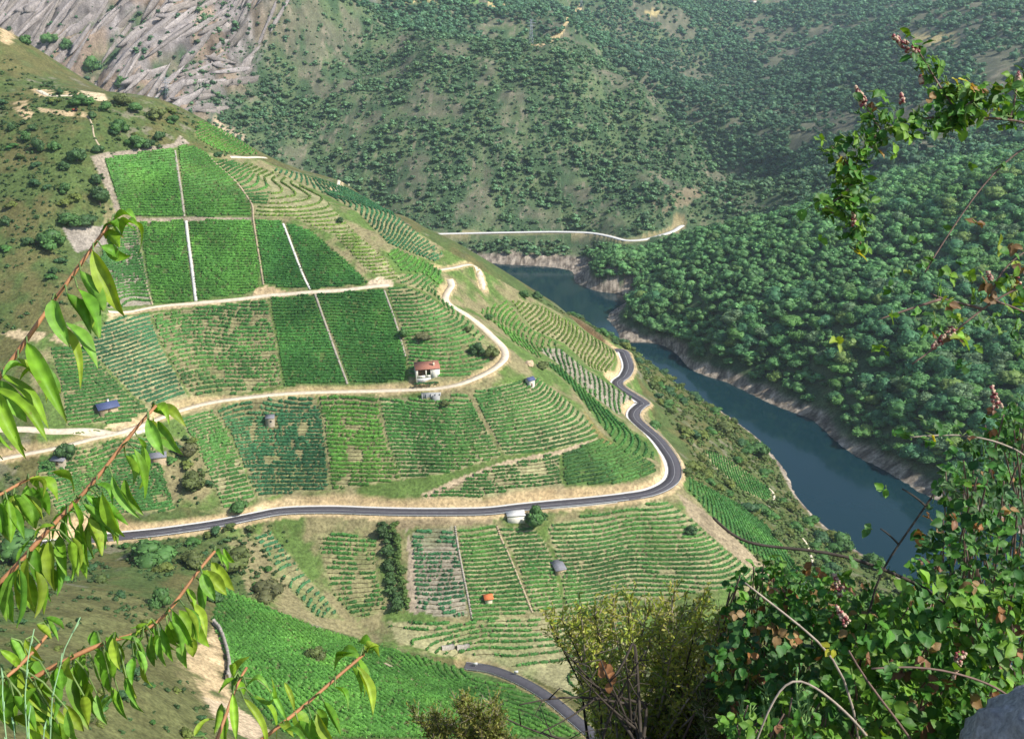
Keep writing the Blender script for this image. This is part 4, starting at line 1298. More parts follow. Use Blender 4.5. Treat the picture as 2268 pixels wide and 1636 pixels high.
M["orange_tile"] = mottled("orange_tile", (0.60, 0.17, 0.06), .2, 2.5, .85, .2)
M["dark"] = mottled("dark_opening", (0.02, 0.018, 0.016), .2, 1.0, .9, .1)
M["wood"] = mottled("weathered_wood", (0.20, 0.13, 0.08), .25, 3.0, .9, .1)
M["grey_conc"] = mottled("grey_concrete", (0.36, 0.36, 0.35), .12, 1.0, .9, .15, bump=.3)

def ground_at(u, v):
    p = hit(u, v)[0]
    return float(p[0]), float(p[1]), float(p[2])

def roof_gable(mb, w, d, h, rise, ov, th=.18):
    """ridge along x"""
    x0, x1, y0, y1 = -w/2-ov, w/2+ov, -d/2-ov, d/2+ov
    hz = h - rise*ov/(d/2)
    v = []
    for z in (0, th):
        v += [(x0,y0,hz+z),(x1,y0,hz+z),(x1,0,h+rise+z),(x0,0,h+rise+z),(x0,y1,hz+z),(x1,y1,hz+z)]
    f = [(0,1,2,3)[::-1],(3,2,5,4)[::-1],(6,7,8,9),(9,8,11,10),(0,1,7,6),(4,5,11,10)[::-1],(0,6,9,3),(3,9,10,4),(1,2,8,7),(2,5,11,8)]
    mb.add(v, f)
def roof_mono(mb, w, d, h, rise, ov, th=.18):
    """front eave low (y-), back high"""
    x0, x1, y0, y1 = -w/2-ov, w/2+ov, -d/2-ov, d/2+ov
    s = rise/d
    v = []
    for z in (0, th):
        v += [(x0,y0,h-s*ov+z),(x1,y0,h-s*ov+z),(x1,y1,h+rise+s*ov+z),(x0,y1,h+rise+s*ov+z)]
    mb.add(v, [(3,2,1,0),(4,5,6,7),(0,1,5,4),(1,2,6,5),(2,3,7,6),(3,0,4,7)])

def walls(mb, w, d, h, rise, kind, sink=2.5):
    if kind == 'gable':
        v = [(-w/2,-d/2,-sink),(w/2,-d/2,-sink),(w/2,d/2,-sink),(-w/2,d/2,-sink),(-w/2,-d/2,h),(w/2,-d/2,h),(w/2,d/2,h),(-w/2,d/2,h),(-w/2,0,h+rise),(w/2,0,h+rise)]
        mb.add(v, [(0,1,5,4),(1,2,6,9,5),(2,3,7,6),(3,0,4,8,7)])
    else:
        v = [(-w/2,-d/2,-sink),(w/2,-d/2,-sink),(w/2,d/2,-sink),(-w/2,d/2,-sink),(-w/2,-d/2,h),(w/2,-d/2,h),(w/2,d/2,h+rise),(-w/2,d/2,h+rise)]
        mb.add(v, [(0,1,5,4),(1,2,6,5),(2,3,7,6),(3,0,4,7)])

def hut(name, u, v, yaw, w, d, h, rise, kind, wm, rm, label, cat, ov=.35, door=None, window=None, chimney=None, sidewin=None):
    """u,v: foot of the middle of the front wall"""
    x, y, z = ground_at(u, v)
    yr = math.radians(yaw)
    z = max(z, *[float(H(x+s_*w/2*math.cos(yr), y+s_*w/2*math.sin(yr))) for s_ in (-1, 1)])
    r = empty(name, (x - math.sin(yr)*d/2, y + math.cos(yr)*d/2, z), yr)
    tag(r, label, cat)
    mb = MB(); walls(mb, w, d, h, rise, kind); wl = mb.build("wall", wm, r)
    mb = MB(); (roof_gable if kind == 'gable' else roof_mono)(mb, w, d, h, rise, ov); rf = mb.build("roof", rm, r)
    if door:
        a, b, hh = door
        MB().box(a, b, -d/2-.04, -d/2+.02, 0, hh).build("door", M["wood"], r)
    if window:
        a, b, z0, z1 = window
        wd = MB().box(a, b, -d/2-.03, -d/2+.02, z0, z1).build("window", M["dark"], r)
        MB().box(a-.12, b+.12, -d/2-.10, -d/2+.02, z0-.16, z0-.01).build("sill", M["concrete"], wd)
    if sidewin:
        a, b, z0, z1 = sidewin
        MB().box(-w/2-.03, -w/2+.02, a, b, z0, z1).build("window", M["dark"], r)
    if chimney:
        cxx, cyy, ch = chimney
        c_ = MB().box(cxx-.4, cxx+.4, cyy-.4, cyy+.4, h-.2, h+rise+ch).build("chimney", M["white_wall"], r)
        MB().box(cxx-.5, cxx+.5, cyy-.5, cyy+.5, h+rise+ch, h+rise+ch+.15).build("chimney_cap", M["grey_conc"], c_)
    return r

# the red roofed house with its two porch bays
x, y, z = ground_at(948, 843)
HYAW = math.radians(13)
z = max(float(H(x+s_*6*math.cos(HYAW), y+s_*6*math.sin(HYAW))) for s_ in (-1, 0, 1)) + .2
r = empty("house", (x-.6, y+3.0, z-.2), HYAW)
tag(r, "white house with red tiled roof and open porch above the pale track", "house")
W, D, HH = 12.2, 6.0, 4.6
mb = MB()
mb.box(-W/2, W/2, D/2-.3, D/2, -3, HH+1.5)
mb.box(-W/2, -W/2+.3, -D/2+.02, D/2-.3, -3, HH)
mb.box(W/2-4.4, W/2, -D/2, D/2-.3, -3, HH)
mb.box(-W/2+.3, W/2-4.4, -D/2+2.1, D/2-.3, -3, HH)
mb.build("wall", M["white_wall"], r)
MB().box(-W/2+.32, W/2-4.42, -D/2+2.05, -D/2+2.095, .2, HH-.1).build("back_of_porch", M["wood"], r)
MB().box(-W/2+.02, W/2-4.42, -D/2+.1, -D/2+2.04, -3, -.1).build("porch_floor", M["concrete"], r)
for px_ in (-W/2+.35, -1.3, W/2-4.75):
    MB().box(px_, px_+.6, -D/2, -D/2+.5, -.1, HH-.15).build("pillar", M["white_wall"], r)
for a, b in ((-W/2+.98, -1.32), (-.68, W/2-4.77)):
    MB().box(a, b, -D/2+.05, -D/2+.3, -.1, 1.2).build("parapet", M["white_wall"], r)
mb = MB(); roof_mono(mb, W, D, HH, 1.7, .35, .2); rf = mb.build("roof", M["tile"], r)
ch = MB().box(2.9, 3.8, -.9, -.1, HH-.2, HH+2.9).build("chimney", M["cream_wall"], r)
MB().box(2.75, 3.95, -1.05, .05, HH+2.9, HH+3.1).build("chimney_cap", M["tile"], ch)
# pergola in front, vines over posts
x, y, z = ground_at(945, 857)
pr = empty("pergola", (x, y, z), HYAW); tag(pr, "leafy vine pergola on posts in front of the red roofed house", "pergola")
for k in range(5):
    MB().box(-5.2+k*2.6-.07, -5.2+k*2.6+.07, -1.2, -1.06, -1.5, 2.3).build("post", M["wood"], pr)
rngp = np.random.default_rng(3)
V, F, C = [], [], []
o_ = 0
for k in range(13):
    v_, f_, c_ = crown_geo(rngp, 4, 40, .12, .6, -.1, .9)
    V.append(v_*np.array([2.0, 2.4, 1.0]) + np.array([-5.4+k*.9, rngp.uniform(-.6, .6), 2.0])); F.append(f_+o_); C.append(c_); o_ += len(v_)
mesh_from("leaf_roof", np.concatenate(V), np.concatenate(F), M["vine"], pr, colors=np.clip(np.array((0.05,.16,.05))[None]*np.concatenate(C)[:, None], .004, .5))

hut("cottage", 243, 917, 36, 8.4, 7.0, 3.2, 1.5, 'gable', M["tan_wall"], M["slate"], "tan cottage with a dark blue slate roof among the left vines", "cottage", ov=.9, door=(-.5, .7, 2.1), chimney=(1.2, 1.6, .7))
hut("stone_hut", 599, 946, 8, 4.3, 3.6, 4.6, .6, 'mono', M["stone_wall"], M["grey_slate"], "small square stone hut with one window amid the vine rows", "hut", ov=.15, window=(-.1, .9, 2.5, 3.5))
hut("stone_cabin", 352, 1029, 18, 7.2, 6.0, 3.2, 1.3, 'gable', M["tan_wall"], M["grey_slate"], "grey roofed stone cabin beside the scrubby gully", "cabin", ov=.4, door=(-2.4, -1.4, 2.0))
hut("shed", 128, 1034, -6, 6.4, 4.6, 2.2, .9, 'mono', M["stone_wall"], M["grey_slate"], "low dark roofed shed under the round dark tree", "shed", ov=.3, door=(-.6, .5, 1.9))
hut("tool_hut", 1178, 858, 38, 4.0, 3.6, 3.8, 1.1, 'gable', M["white_wall"], M["slate"], "narrow pale tool hut with slate roof on the curved terraces", "hut", ov=.35, door=(-.5, .5, 2.0))
hut("field_hut", 1243, 1272, 22, 5.0, 6.2, 2.3, 1.5, 'mono', M["tan_wall"], M["grey_slate"], "grey slate roofed field hut in the striped plot below the road", "hut", ov=.3)
hut("field_hut", 1083, 1337, 16, 3.2, 3.6, 2.6, .9, 'gable', M["cream_wall"], M["orange_tile"], "tiny cream hut with bright orange roof among ruled vine rows", "hut", ov=.55, sidewin=(-.8, .4, .2, 1.9))
# flat roofed block at the road edge
x, y, z = ground_at(1142, 1158)
r = empty("roadside_building", (x, y+2.6, z), math.radians(9)); tag(r, "white flat roofed stone building below the road edge beside the round tree", "building")
hb = ROAD_Z - z + .3
MB().box(-4.2, 4.2, -2.6, 2.4, -3, hb).build("wall", M["white_wall"], r)
MB().box(-4.5, 4.5, -2.9, 2.7, hb+.003, hb+.3).build("roof", M["concrete"], r)
MB().box(-4.23, -4.2, -1.6, .6, -.4, hb-1.1).build("opening", M["dark"], r)
# concrete retaining wall under the pale track
x, y, z = ground_at(955, 876)
r = empty("retaining_wall", (x, y, z), math.radians(4)); tag(r, "grey concrete retaining wall with buttresses under the pale track", "wall")
MB().box(-5.0, 5.0, -.4, .4, -4, 1.6).build("panel", M["grey_conc"], r)
MB().box(.6, 4.4, -1.9, -.42, -5, .2).build("footing", M["grey_conc"], r)
for k in range(5): MB().box(-4.8+k*2.3, -4.4+k*2.3, -.75, -.41, -4, 1.2).build("buttress", M["grey_conc"], r)
# masonry wall that carries the road
sel = (project(MAIN_ROAD)[0] > 1215) & (project(MAIN_ROAD)[0] < 1432) & (S_MAIN < 300)
Lw = MAIN_ROAD[sel]
o0 = Lw[0].copy()
r = empty("road_wall", tuple(o0)); tag(r, "long pale masonry wall carrying the main road above the striped plot", "wall")
a = offset_line(Lw, -4.15, -.05)-o0; b = offset_line(Lw, -4.9, -3.0)-o0; c_ = offset_line(Lw, -3.9, -.05)-o0; d_ = offset_line(Lw, -3.9, -3.6)-o0
VV = np.stack([c_, a, b, d_], 1); n_ = len(Lw); ii = np.arange(n_*4).reshape(n_, 4)
FF = np.concatenate([np.stack([ii[:-1,k], ii[1:,k], ii[1:,k+1], ii[:-1,k+1]], -1) for k in range(3)])
mesh_from("masonry", VV.reshape(-1, 3), FF, M["white_wall"], r)
mb = MB(); mb.tube([tuple(p) for p in offset_line(Lw, -4.15, .02)-o0], .16, 4); mb.build("coping", M["concrete"], r)

def dry_wall(px, h, w, label, m="stone"):
    P = hit([p[0] for p in px], [p[1] for p in px])
    Lq = smooth_line(P, 1.0); Lq[:, 2] = H(Lq[:, 0], Lq[:, 1])
    o0 = Lq[0].copy(); Q = Lq-o0; N = normals2d(Lq); rr = np.random.default_rng(len(px))
    V, F = [], []
    for i in range(len(Q)):
        hh = h*rr.uniform(.85, 1.15)
        for s_, zz in ((-w/2, -1.0), (-w/2*.8, hh), (w/2*.8, hh*rr.uniform(.95, 1.05)), (w/2, -1.0)):
            V.append((Q[i,0]+N[i,0]*s_+rr.normal(0,.04), Q[i,1]+N[i,1]*s_+rr.normal(0,.04), Q[i,2]+zz))
    for i in range(len(Q)-1):
        for k in range(3): F.append((i*4+k, i*4+k+1, (i+1)*4+k+1, (i+1)*4+k))
    F += [(0,1,2,3), tuple(len(V)-4+k for k in (3,2,1,0))]
    o = mesh_from("stone_wall", np.array(V), F, M[m]); o.location = o0
    tag(o, label, "wall")
dry_wall([(474,1382),(488,1400),(498,1425),(506,1455),(509,1485),(504,1508)], 2.4, 1.2, "curved dry stone wall along the tan track on the near slope")
dry_wall([(978,1437),(1006,1434)], 1.6, 1.6, "low ruined stone wall on the bottom terraces, left of two")
dry_wall([(1012,1436),(1040,1434)], 1.8, 1.8, "low ruined stone wall on the bottom terraces, right of two")

# stone stairs and field paths draped on the slope
def stairs(px, w, m, label):
    P = hit([p[0] for p in px], [p[1] for p in px])
    Lq = smooth_line(P, 0.9); N = normals2d(Lq); mb = MB()
    for i in range(0, len(Lq)-1):
        x_, y_ = Lq[i, :2]; z_ = float(H(x_, y_))
        t = Lq[i+1, :2]-Lq[i, :2]; t /= np.linalg.norm(t)+1e-9
        n_ = N[i]; a_, b_ = .42, w/2
        cs = [(x_+t[0]*s*a_+n_[0]*q_*b_, y_+t[1]*s*a_+n_[1]*q_*b_) for s, q_ in ((-1,-1),(1,-1),(1,1),(-1,1))]
        mb.add([(p[0], p[1], z_-.5) for p in cs]+[(p[0], p[1], z_+.28) for p in cs], [(0,3,2,1),(4,5,6,7),(0,1,5,4),(1,2,6,5),(2,3,7,6),(3,0,4,7)])
    tag(mb.build("stairs", m, None), label, kind="structure")
stairs([(387,334),(394,380),(402,430),(408,480)], 1.5, M["stone"], "grey stone stair up the middle of the top plots")
stairs([(412,490),(418,540),(426,600),(434,668)], 1.7, M["concrete"], "white stair between the middle plots")
stairs([(627,496),(650,555),(672,612),(688,642)], 1.2, M["concrete"], "narrow white stair in the deep green plots")
stairs([(698,652),(720,715),(745,785),(770,852)], 1.1, M["stone"], "stone stair between the square plots")
stairs([(851,644),(868,690),(884,740),(898,790)], 1.1, M["stone"], "stone edging beside the square plot")
stairs([(462,345),(495,378),(525,406),(546,434),(559,456),(561,485),(570,545),(584,632)], 1.0, M["path"], "tan steps down the right side of the top plots")
stairs([(1008,1166),(1020,1240),(1034,1310),(1046,1372)], .9, M["stone"], "stone step line in the ruled plots")
stairs([(1101,1166),(1125,1225),(1150,1285),(1180,1358)], .9, M["path"], "pale step line between the ruled plots")
stairs([(302,560),(318,612),(338,676)], .9, M["path"], "tan steps behind the branch tip")
def path(px, w, m, label, lift=.18):
    P = hit([p[0] for p in px], [p[1] for p in px])
    Lq = smooth_line(P, 1.5)
    mb = MB(); add_ribbon(mb, Lq, -w/2, w/2, lift, .4, drape=True, nx=3)
    tag(mb.build("path", m), label, kind="structure")
path([(240,690),(330,682),(440,671),(520,664),(600,654),(690,647),(780,641),(862,632)], 1.6, M["track"], "narrow tan path along the middle wall")
path([(510,348),(550,349),(590,350)], 1.8, M["track"], "short pale track on the upper crest")
path([(728,424),(748,416),(772,408)], 2.2, M["track"], "tan track end on the hazy flank")
path([(1700,1078),(1712,1090),(1714,1108),(1704,1122)], 1.6, M["track"], "short pale path low above the river")
path([(1766,1180),(1784,1200),(1796,1230),(1806,1262),(1826,1296)], 1.4, M["track"], "pale footpath down the olive flank")
path([(840,1462),(900,1496),(965,1550)], 1.3, M["path"], "tan footpath across the bright near slope")
path([(-20,952),(60,951),(130,956),(210,958),(262,958)], 2.4, M["track"], "white lane joining the pale track")
path([(84,200),(110,212),(150,212),(200,214)], 3.0, M["track"], "earth track on the upper left hill")
path([(196,258),(205,280),(208,300),(218,320),(232,334)], .9, M["path"], "thin footpath through the heath")

# parapeted bridge on the far bank
P = FAR_ROAD[(project(FAR_ROAD)[0] > 1516) & (project(FAR_ROAD)[0] < 1612)]
o0 = P[0].copy()
r = empty("bridge", tuple(o0)); tag(r, "slim pale road bridge on one tall pier over the side valley", "bridge")
Q = P.copy(); Q[:, 2] = P[:, 2].max()*.3 + P[:, 2]*.7
v_, f_ = ribbon(Q-o0, -3.4, 3.4, .32, 1.3); mesh_from("deck", v_, f_, M["concrete"], r)
for s_ in (-3.2, 3.2):
    v_, f_ = ribbon(Q-o0, s_-.15, s_+.15, 1.15, .8); mesh_from("parapet", v_, f_, M["concrete"], r)
k = len(P)*2//5
pb = P[k]-o0
MB().box(pb[0]-1.2, pb[0]+1.2, pb[1]-1.0, pb[1]+1.0, -26, pb[2]-.9).build("pier", M["concrete"], r)

# lattice pylons
M["pylon"] = mottled("weathered_steel", (0.27, 0.30, 0.33), .1, 2.0, .6, .4)
def pylon(u, v, h, label):
    x, y, z = ground_at(u, v)
    r = empty("pylon", (x, y, z), math.radians(20)); tag(r, label, "pylon", "electricity pylons")
    mb = MB(); b, t = h*.09, h*.018
    lv = [0, .2, .38, .54, .68, .8, .9, 1.0]
    for sx_, sy_ in ((1,1),(1,-1),(-1,1),(-1,-1)): mb.bar((sx_*b,sy_*b,-2),(sx_*t,sy_*t,h),.28)
    for i in range(len(lv)-1):
        w0 = b+(t-b)*lv[i]; w1 = b+(t-b)*lv[i+1]
        for (ax,ay),(bx,by) in (((1,1),(-1,1)),((-1,1),(-1,-1)),((-1,-1),(1,-1)),((1,-1),(1,1))):
            mb.bar((ax*w0,ay*w0,h*lv[i]),(bx*w1,by*w1,h*lv[i+1]),.17); mb.bar((bx*w0,by*w0,h*lv[i]),(ax*w1,ay*w1,h*lv[i+1]),.17)
    mb.build("tower", M["pylon"], r)
    for q_, ln in ((.74, .16), (.86, .2), (.97, .13)):
        mb = MB(); mb.bar((-h*ln,0,h*q_),(h*ln,0,h*q_),.35); mb.bar((-h*ln,0,h*q_),(0,0,h*(q_+.05)),.25); mb.bar((h*ln,0,h*q_),(0,0,h*(q_+.05)),.25)
        mb.build("crossarm", M["pylon"], r)
pylon(371, 219, 26, "grey lattice pylon at the foot of the rock face")
pylon(1176, 100, 34, "grey lattice pylon beside the tan clearing on the ridge")
pylon(1287, 18, 30, "faint lattice pylon on the skyline clearing")

# far white houses on the plateau
for (u, v, yw, lab) in ((1606, 6, 10, "far white house on the plateau, leftmost of three"), (1634, 4, -15, "far white house on the plateau, middle of three"), (1668, 7, 25, "far white house on the plateau, rightmost of three")):
    x, y, z = ground_at(u, v)
    r = empty("house", (x, y, z), math.radians(yw)); tag(r, lab, "house", "far white houses")
    mb = MB(); walls(mb, 13, 9, 6, 2.4, 'gable', 3); mb.build("wall", M["white_wall"], r)
    mb = MB(); roof_gable(mb, 13, 9, 6, 2.4, .4, .25); mb.build("roof", M["tile"], r)
# roadside boards by the low road
for (u, v, yw, lab) in ((1053, 1476, 10, "small white sign board at the upper end of the valley road"), (1143, 1494, 5, "small blue and white sign board beside the valley road")):
    x, y, z = ground_at(u, v)
    r = empty("road_sign", (x, y, z), math.radians(yw)); tag(r, lab, "sign", "sign boards by the valley road")
    MB().box(-.07, .07, -.07, .07, -.5, 2.2).build("post", M["steel"], r)
    MB().box(-.9, .9, -.12, -.075, .9, 2.3).build("panel", M["paint"], r)
# white tank and a red machine
x, y, z = ground_at(430, 1404)
r = empty("tank", (x, y, z), math.radians(-35)); tag(r, "white cylindrical tank in the bushes beside the near track", "tank")
mb = MB(); mb.tube([(-1.3,0,.8),(-1.15,0,.8),(1.15,0,.8),(1.3,0,.8)], [.45,.7,.7,.45], 12); mb.build("drum", M["white_wall"], r)
for s_ in (-.8, .8): MB().box(s_-.12, s_+.12, -.5, .5, -.5, .3).build("cradle", M["grey_conc"], r)
M["red"] = mottled("red_paint", (0.32, 0.035, 0.025), .1, 2.0, .5, .4)
M["rubber"] = mottled("black_rubber", (0.02, 0.02, 0.02), .1, 2.0, .8, .2)
x, y, z = ground_at(166, 247)
r = empty("tractor", (x, y, z), math.radians(15)); tag(r, "small red tractor on the earth ledge of the left hill", "tractor")
MB().box(-1.6, .1, -.5, .5, .75, 1.6).build("bonnet", M["red"], r)
MB().box(.1, 1.6, -.75, .75, .8, 1.5).build("body", M["red"], r)
MB().box(.25, 1.5, -.7, .7, 1.502, 2.7).build("cab", M["dark"], r)
for (a_, b_, rr_) in ((-1.2, .75, .5), (-1.2, -.75, .5), (.95, .95, .8), (.95, -.95, .8)):
    mb = MB(); mb.tube([(a_, b_-.18, rr_), (a_, b_+.18, rr_)], rr_, 14); mb.build("wheel", M["rubber"], r)

# single trees and large bushes that stand out on the near mountain: (u, v of foot, width px, height/width, colour, words)
T_DK, T_OL, T_GR, T_BR, T_YG = (0.056,0.112,0.038), (0.108,0.135,0.042), (0.074,0.160,0.044), (0.115,0.118,0.050), (0.110,0.150,0.030)
BIG = [
 (40,1236,120,.55,T_GR,"broad green thicket under the leaves at the left edge"),
 (150,1232,110,.5,T_OL,"olive thicket under the hanging leaves left of the road end"),
 (1186,1160,60,1.0,T_GR,"round bright green tree at the road edge beside the white building"),
 (893,748,28,.9,T_GR,"round dark bush at the right edge of the square plot"),
 (935,752,40,.5,T_BR,"brown scrubby bush above the red roofed house"),
 (1058,786,36,.95,T_DK,"dark blue green bush inside the bend of the pale track"),
 (1088,792,44,.8,T_OL,"olive bush inside the bend of the pale track"),
 (1036,736,22,.9,T_OL,"small olive bush on the stone line above the track bend"),
 (1082,708,22,.8,T_GR,"small dark bush beside the upper pale track"),
 (150,1016,48,1.0,T_DK,"round dark tree over the low shed"),
 (112,1036,26,.8,T_GR,"bright bush against the low shed"),
 (196,775,26,.8,T_GR,"green bush at the corner of the slanting plot"),
 (756,494,20,.9,T_DK,"small dark bush on the pale crest terraces"),
 (1162,660,26,.8,T_GR,"left bush of a pair near the spur edge"),
 (1190,662,28,.8,T_DK,"right bush of a pair near the spur edge"),
 (1362,762,22,.7,T_DK,"dark bush above the far bend"),
 (1200,816,34,.6,T_OL,"olive bush beside the pale boulder on the spur"),
 (700,1460,46,.8,T_OL,"olive bush in the middle of the bright near slope"),
 (984,898,26,.7,T_OL,"olive bush under the track beside the concrete wall"),
 (530,1128,44,.7,T_GR,"bright green bush above the earth cutting"),
 (330,1240,110,.55,T_GR,"wide bright green thicket below the left end of the road"),
 (430,1255,60,.7,T_OL,"olive thicket in the gully below the road, left of two"),
 (520,1262,90,.6,T_OL,"broad olive thicket in the gully below the road, right of two"),
 (590,1320,80,.55,T_BR,"brown thicket above the bright near slope"),
 (360,1345,60,1.0,T_GR,"leafy bush behind the pale tank"),
 (480,1330,44,.8,T_DK,"dark bush at the top of the bright near slope"),
 (430,1080,60,.8,T_OL,"olive thicket in the upper gully"),
 (420,1010,50,.7,T_BR,"brown thicket in the upper gully"),
 (25,290,18,1.3,T_DK,"slim dark pine on the upper heath"),
 (72,290,20,.9,T_DK,"small dark bush on the upper heath"),
 (56,312,30,.9,T_GR,"bright tree on the upper heath"),
 (84,336,34,1.1,T_DK,"dark pine with a bare trunk on the heath"),
 (122,334,30,.9,T_GR,"green bush in the middle of the heath"),
 (172,356,46,.8,T_DK,"broad dark bush left of the top plot corner"),
 (216,338,30,.7,T_DK,"dark bush at the corner above the top plot"),
 (182,232,58,.5,T_GR,"long bright bush below the earth ledge"),
 (204,262,24,.8,T_DK,"dark bush beside the white slab on the hill"),
 (236,244,36,.7,T_GR,"green bush right of the earth ledge"),
 (272,234,46,.7,T_OL,"olive tree on the hill shoulder"),
 (266,294,48,.8,T_GR,"green bush above the top plots, left of three"),
 (300,326,46,.7,T_GR,"green bush above the top plots, middle of three"),
 (326,328,36,.7,T_DK,"dark bush above the top plots, right of three"),
 (354,312,30,.9,T_DK,"dark bush by the stony path above the top plots"),
 (216,412,28,1.3,T_DK,"tall dark bush left of the top plot"),
 (222,456,60,.9,T_DK,"large dark thicket left of the top plot"),
 (146,428,34,.9,T_GR,"green tree on the dry hillside, between two dark ones"),
 (142,378,30,.9,T_DK,"dark bush on the dry hillside below the heath"),
 (152,500,56,.6,T_GR,"long green thicket above the grey bare patch, left of two"),
 (192,500,56,.6,T_DK,"long dark thicket above the grey bare patch, right of two"),
 (116,552,66,.8,T_GR,"large green thicket on the left hillside"),
 (66,544,26,.9,T_DK,"dark bush left of the large green thicket"),
 (15,496,24,.9,T_DK,"dark bush at the picture edge on the left hill"),
 (118,606,22,.9,T_DK,"dark bush beside the long drooping branch"),
 (300,250,40,.7,T_GR,"green tree on the hill shoulder beside the olive one"),
 (345,262,46,.7,T_OL,"olive bush below the hill shoulder"),
 (385,275,36,.7,T_GR,"green bush where the hill shoulder drops away"),
 (150,118,40,1.0,T_GR,"pine on the far left shoulder, upper of two"),
 (205,160,44,1.0,T_GR,"pine on the far left shoulder, lower of two"),
 (60,98,30,.9,T_GR,"green tree near the top of the left hill"),
 (110,100,36,.9,T_GR,"green tree beside the skyline of the left hill"),
 (270,195,24,1.4,T_GR,"slim tree against the rock face"),
 (1530,1180,30,.7,T_DK,"dark bush between the two striped flanks"),
 (1480,905,44,.6,T_GR,"green bush below the far bend"),
 (1450,950,36,.7,T_GR,"green bush between the bends and the river"),
 (1600,960,60,.6,T_OL,"olive thicket above the river edge"),
 (1680,1010,60,.7,T_GR,"green thicket above the river edge"),
 (1860,1215,60,.8,T_GR,"tall green thicket on the river spur"),
 (1930,1260,60,.8,T_GR,"green thicket near the tip of the river spur"),
]
br = np.random.default_rng(9)
for i, (u, v, wpx, hr, tint_, lab) in enumerate(BIG):
    x, y, z = ground_at(u, v)
    dep = project(np.array([x, y, z]))[2]
    w_ = wpx/FPX*dep*.62
    V, F, C = crown_geo(br, 9, 420, .075, .85, .06, .85, ICO2)
    Cc = np.clip(np.asarray(tint_)[None]*1.25*C[:, None], .004, .5)
    tree_like = hr >= .9 and wpx > 24
    r = empty("tree" if tree_like else "bush", (x, y, z-.2), float(br.uniform(0, 6.28)))
    r.scale = (w_*1.25, w_*1.25, w_*1.62*hr*.95)
    tag(r, lab, "tree" if tree_like else "bush")
    mesh_from("crown", V, F, M["tree"], r, colors=Cc)
    tb = MB(); tb.tube([(0,0,-.2),(.02,.01,.3),(0,0,.6)], [.05,.035,.015], 6)
    for q_ in range(3): tb.tube([(0,0,.15),(.25*math.cos(q_*2.1),.25*math.sin(q_*2.1),.5)], [.025,.01], 5)
    tb.build("trunk", M["bark"], r)
# the dark hedge running down from the road
hp = hit([862,866,868,872,878,884,888], [1165,1195,1225,1255,1290,1320,1345])
hl = smooth_line(hp, 2.2)
o0 = hl[0].copy()
Vh, Fh, Ch, oh = [], [], [], 0
for i, p in enumerate(hl):
    for sgn in (-1, 1):
        v_, f_, c_ = crown_geo(br, 5, 150, .10, .85, -.05, .9)
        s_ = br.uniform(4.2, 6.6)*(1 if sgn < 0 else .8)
        ox = sgn*br.uniform(1.5, 3.4)
        q_ = np.array([p[0]-o0[0]+ox, p[1]-o0[1]+br.uniform(-.8, .8), float(H(p[0]+ox, p[1]))-o0[2]-.3])
        tcol = np.array((0.050,0.098,0.030)) if sgn < 0 else np.array((0.080,0.135,0.032))  # sunlit right and shaded left side put into the leaf colour
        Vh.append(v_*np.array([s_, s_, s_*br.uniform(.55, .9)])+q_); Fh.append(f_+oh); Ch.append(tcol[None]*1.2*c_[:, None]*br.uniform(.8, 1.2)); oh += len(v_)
o = mesh_from("hedge", np.concatenate(Vh), np.concatenate(Fh), M["tree"], colors=np.clip(np.concatenate(Ch), .004, .5)); o.location = o0
tag(o, "tall dark overgrown hedge running straight down from the main road", "hedge")
# pale boulder on the spur
bm = bmesh.new(); bmesh.ops.create_icosphere(bm, subdivisions=3, radius=1.0)
for v_ in bm.verts:
    n_ = float(fbm(v_.co.x*1.7+3, v_.co.y*1.7+v_.co.z*2.1, 3, 4))
    v_.co *= 1+.3*n_
me = bpy.data.meshes.new("boulder"); bm.to_mesh(me); bm.free(); me.materials.append(M["tan_wall"])
x, y, z = ground_at(1172, 808)
o = link_mesh("boulder", me, None, (x, y, z+.6)); o.scale = (2.6, 2.2, 2.0); tag(o, "pale round boulder where the ride leaves the track on the spur", "boulder")
# ================================================================== FOREGROUND: viewpoint ledge, cherry branches, brambles, heath
fr = np.random.default_rng(123)
M["cherry"] = None
m, N, L, P = new_mat("cherry_leaf")
at = N.new("ShaderNodeVertexColor"); at.layer_name = "tint"
co = N.new("ShaderNodeTexCoord")
n1 = noise_node(N, L, 28.0, 4.0, 0.6, co.outputs["Object"])
n2 = noise_node(N, L, 160.0, 3.0, 0.6, co.outputs["Object"])
mr = N.new("ShaderNodeMapRange"); mr.inputs[1].default_value = .3; mr.inputs[2].default_value = .7; mr.inputs[3].default_value = .75; mr.inputs[4].default_value = 1.25
L.new(n1.outputs["Fac"], mr.inputs[0])
vm = N.new("ShaderNodeVectorMath"); vm.operation = 'SCALE'
L.new(at.outputs["Color"], vm.inputs[0]); L.new(mr.outputs[0], vm.inputs["Scale"])
n3 = noise_node(N, L, 55.0, 3.0, 0.7, co.outputs["Object"])
m3 = N.new("ShaderNodeMapRange"); m3.inputs[1].default_value = .64; m3.inputs[2].default_value = .72; m3.inputs[4].default_value = .75
L.new(n3.outputs["Fac"], m3.inputs[0])
mx = N.new("ShaderNodeMix"); mx.data_type = 'RGBA'; mx.inputs[7].default_value = (.16, .10, .03, 1)
L.new(m3.outputs[0], mx.inputs["Factor"]); L.new(vm.outputs[0], mx.inputs[6])
L.new(mx.outputs[2], P.inputs["Base Color"])
P.inputs["Roughness"].default_value = 0.52; P.inputs["Specular IOR Level"].default_value = 0.3
bp_ = N.new("ShaderNodeBump"); bp_.inputs["Strength"].default_value = .25; bp_.inputs["Distance"].default_value = .002
L.new(n2.outputs["Fac"], bp_.inputs["Height"]); L.new(bp_.outputs[0], P.inputs["Normal"])
tr = N.new("ShaderNodeBsdfTranslucent")
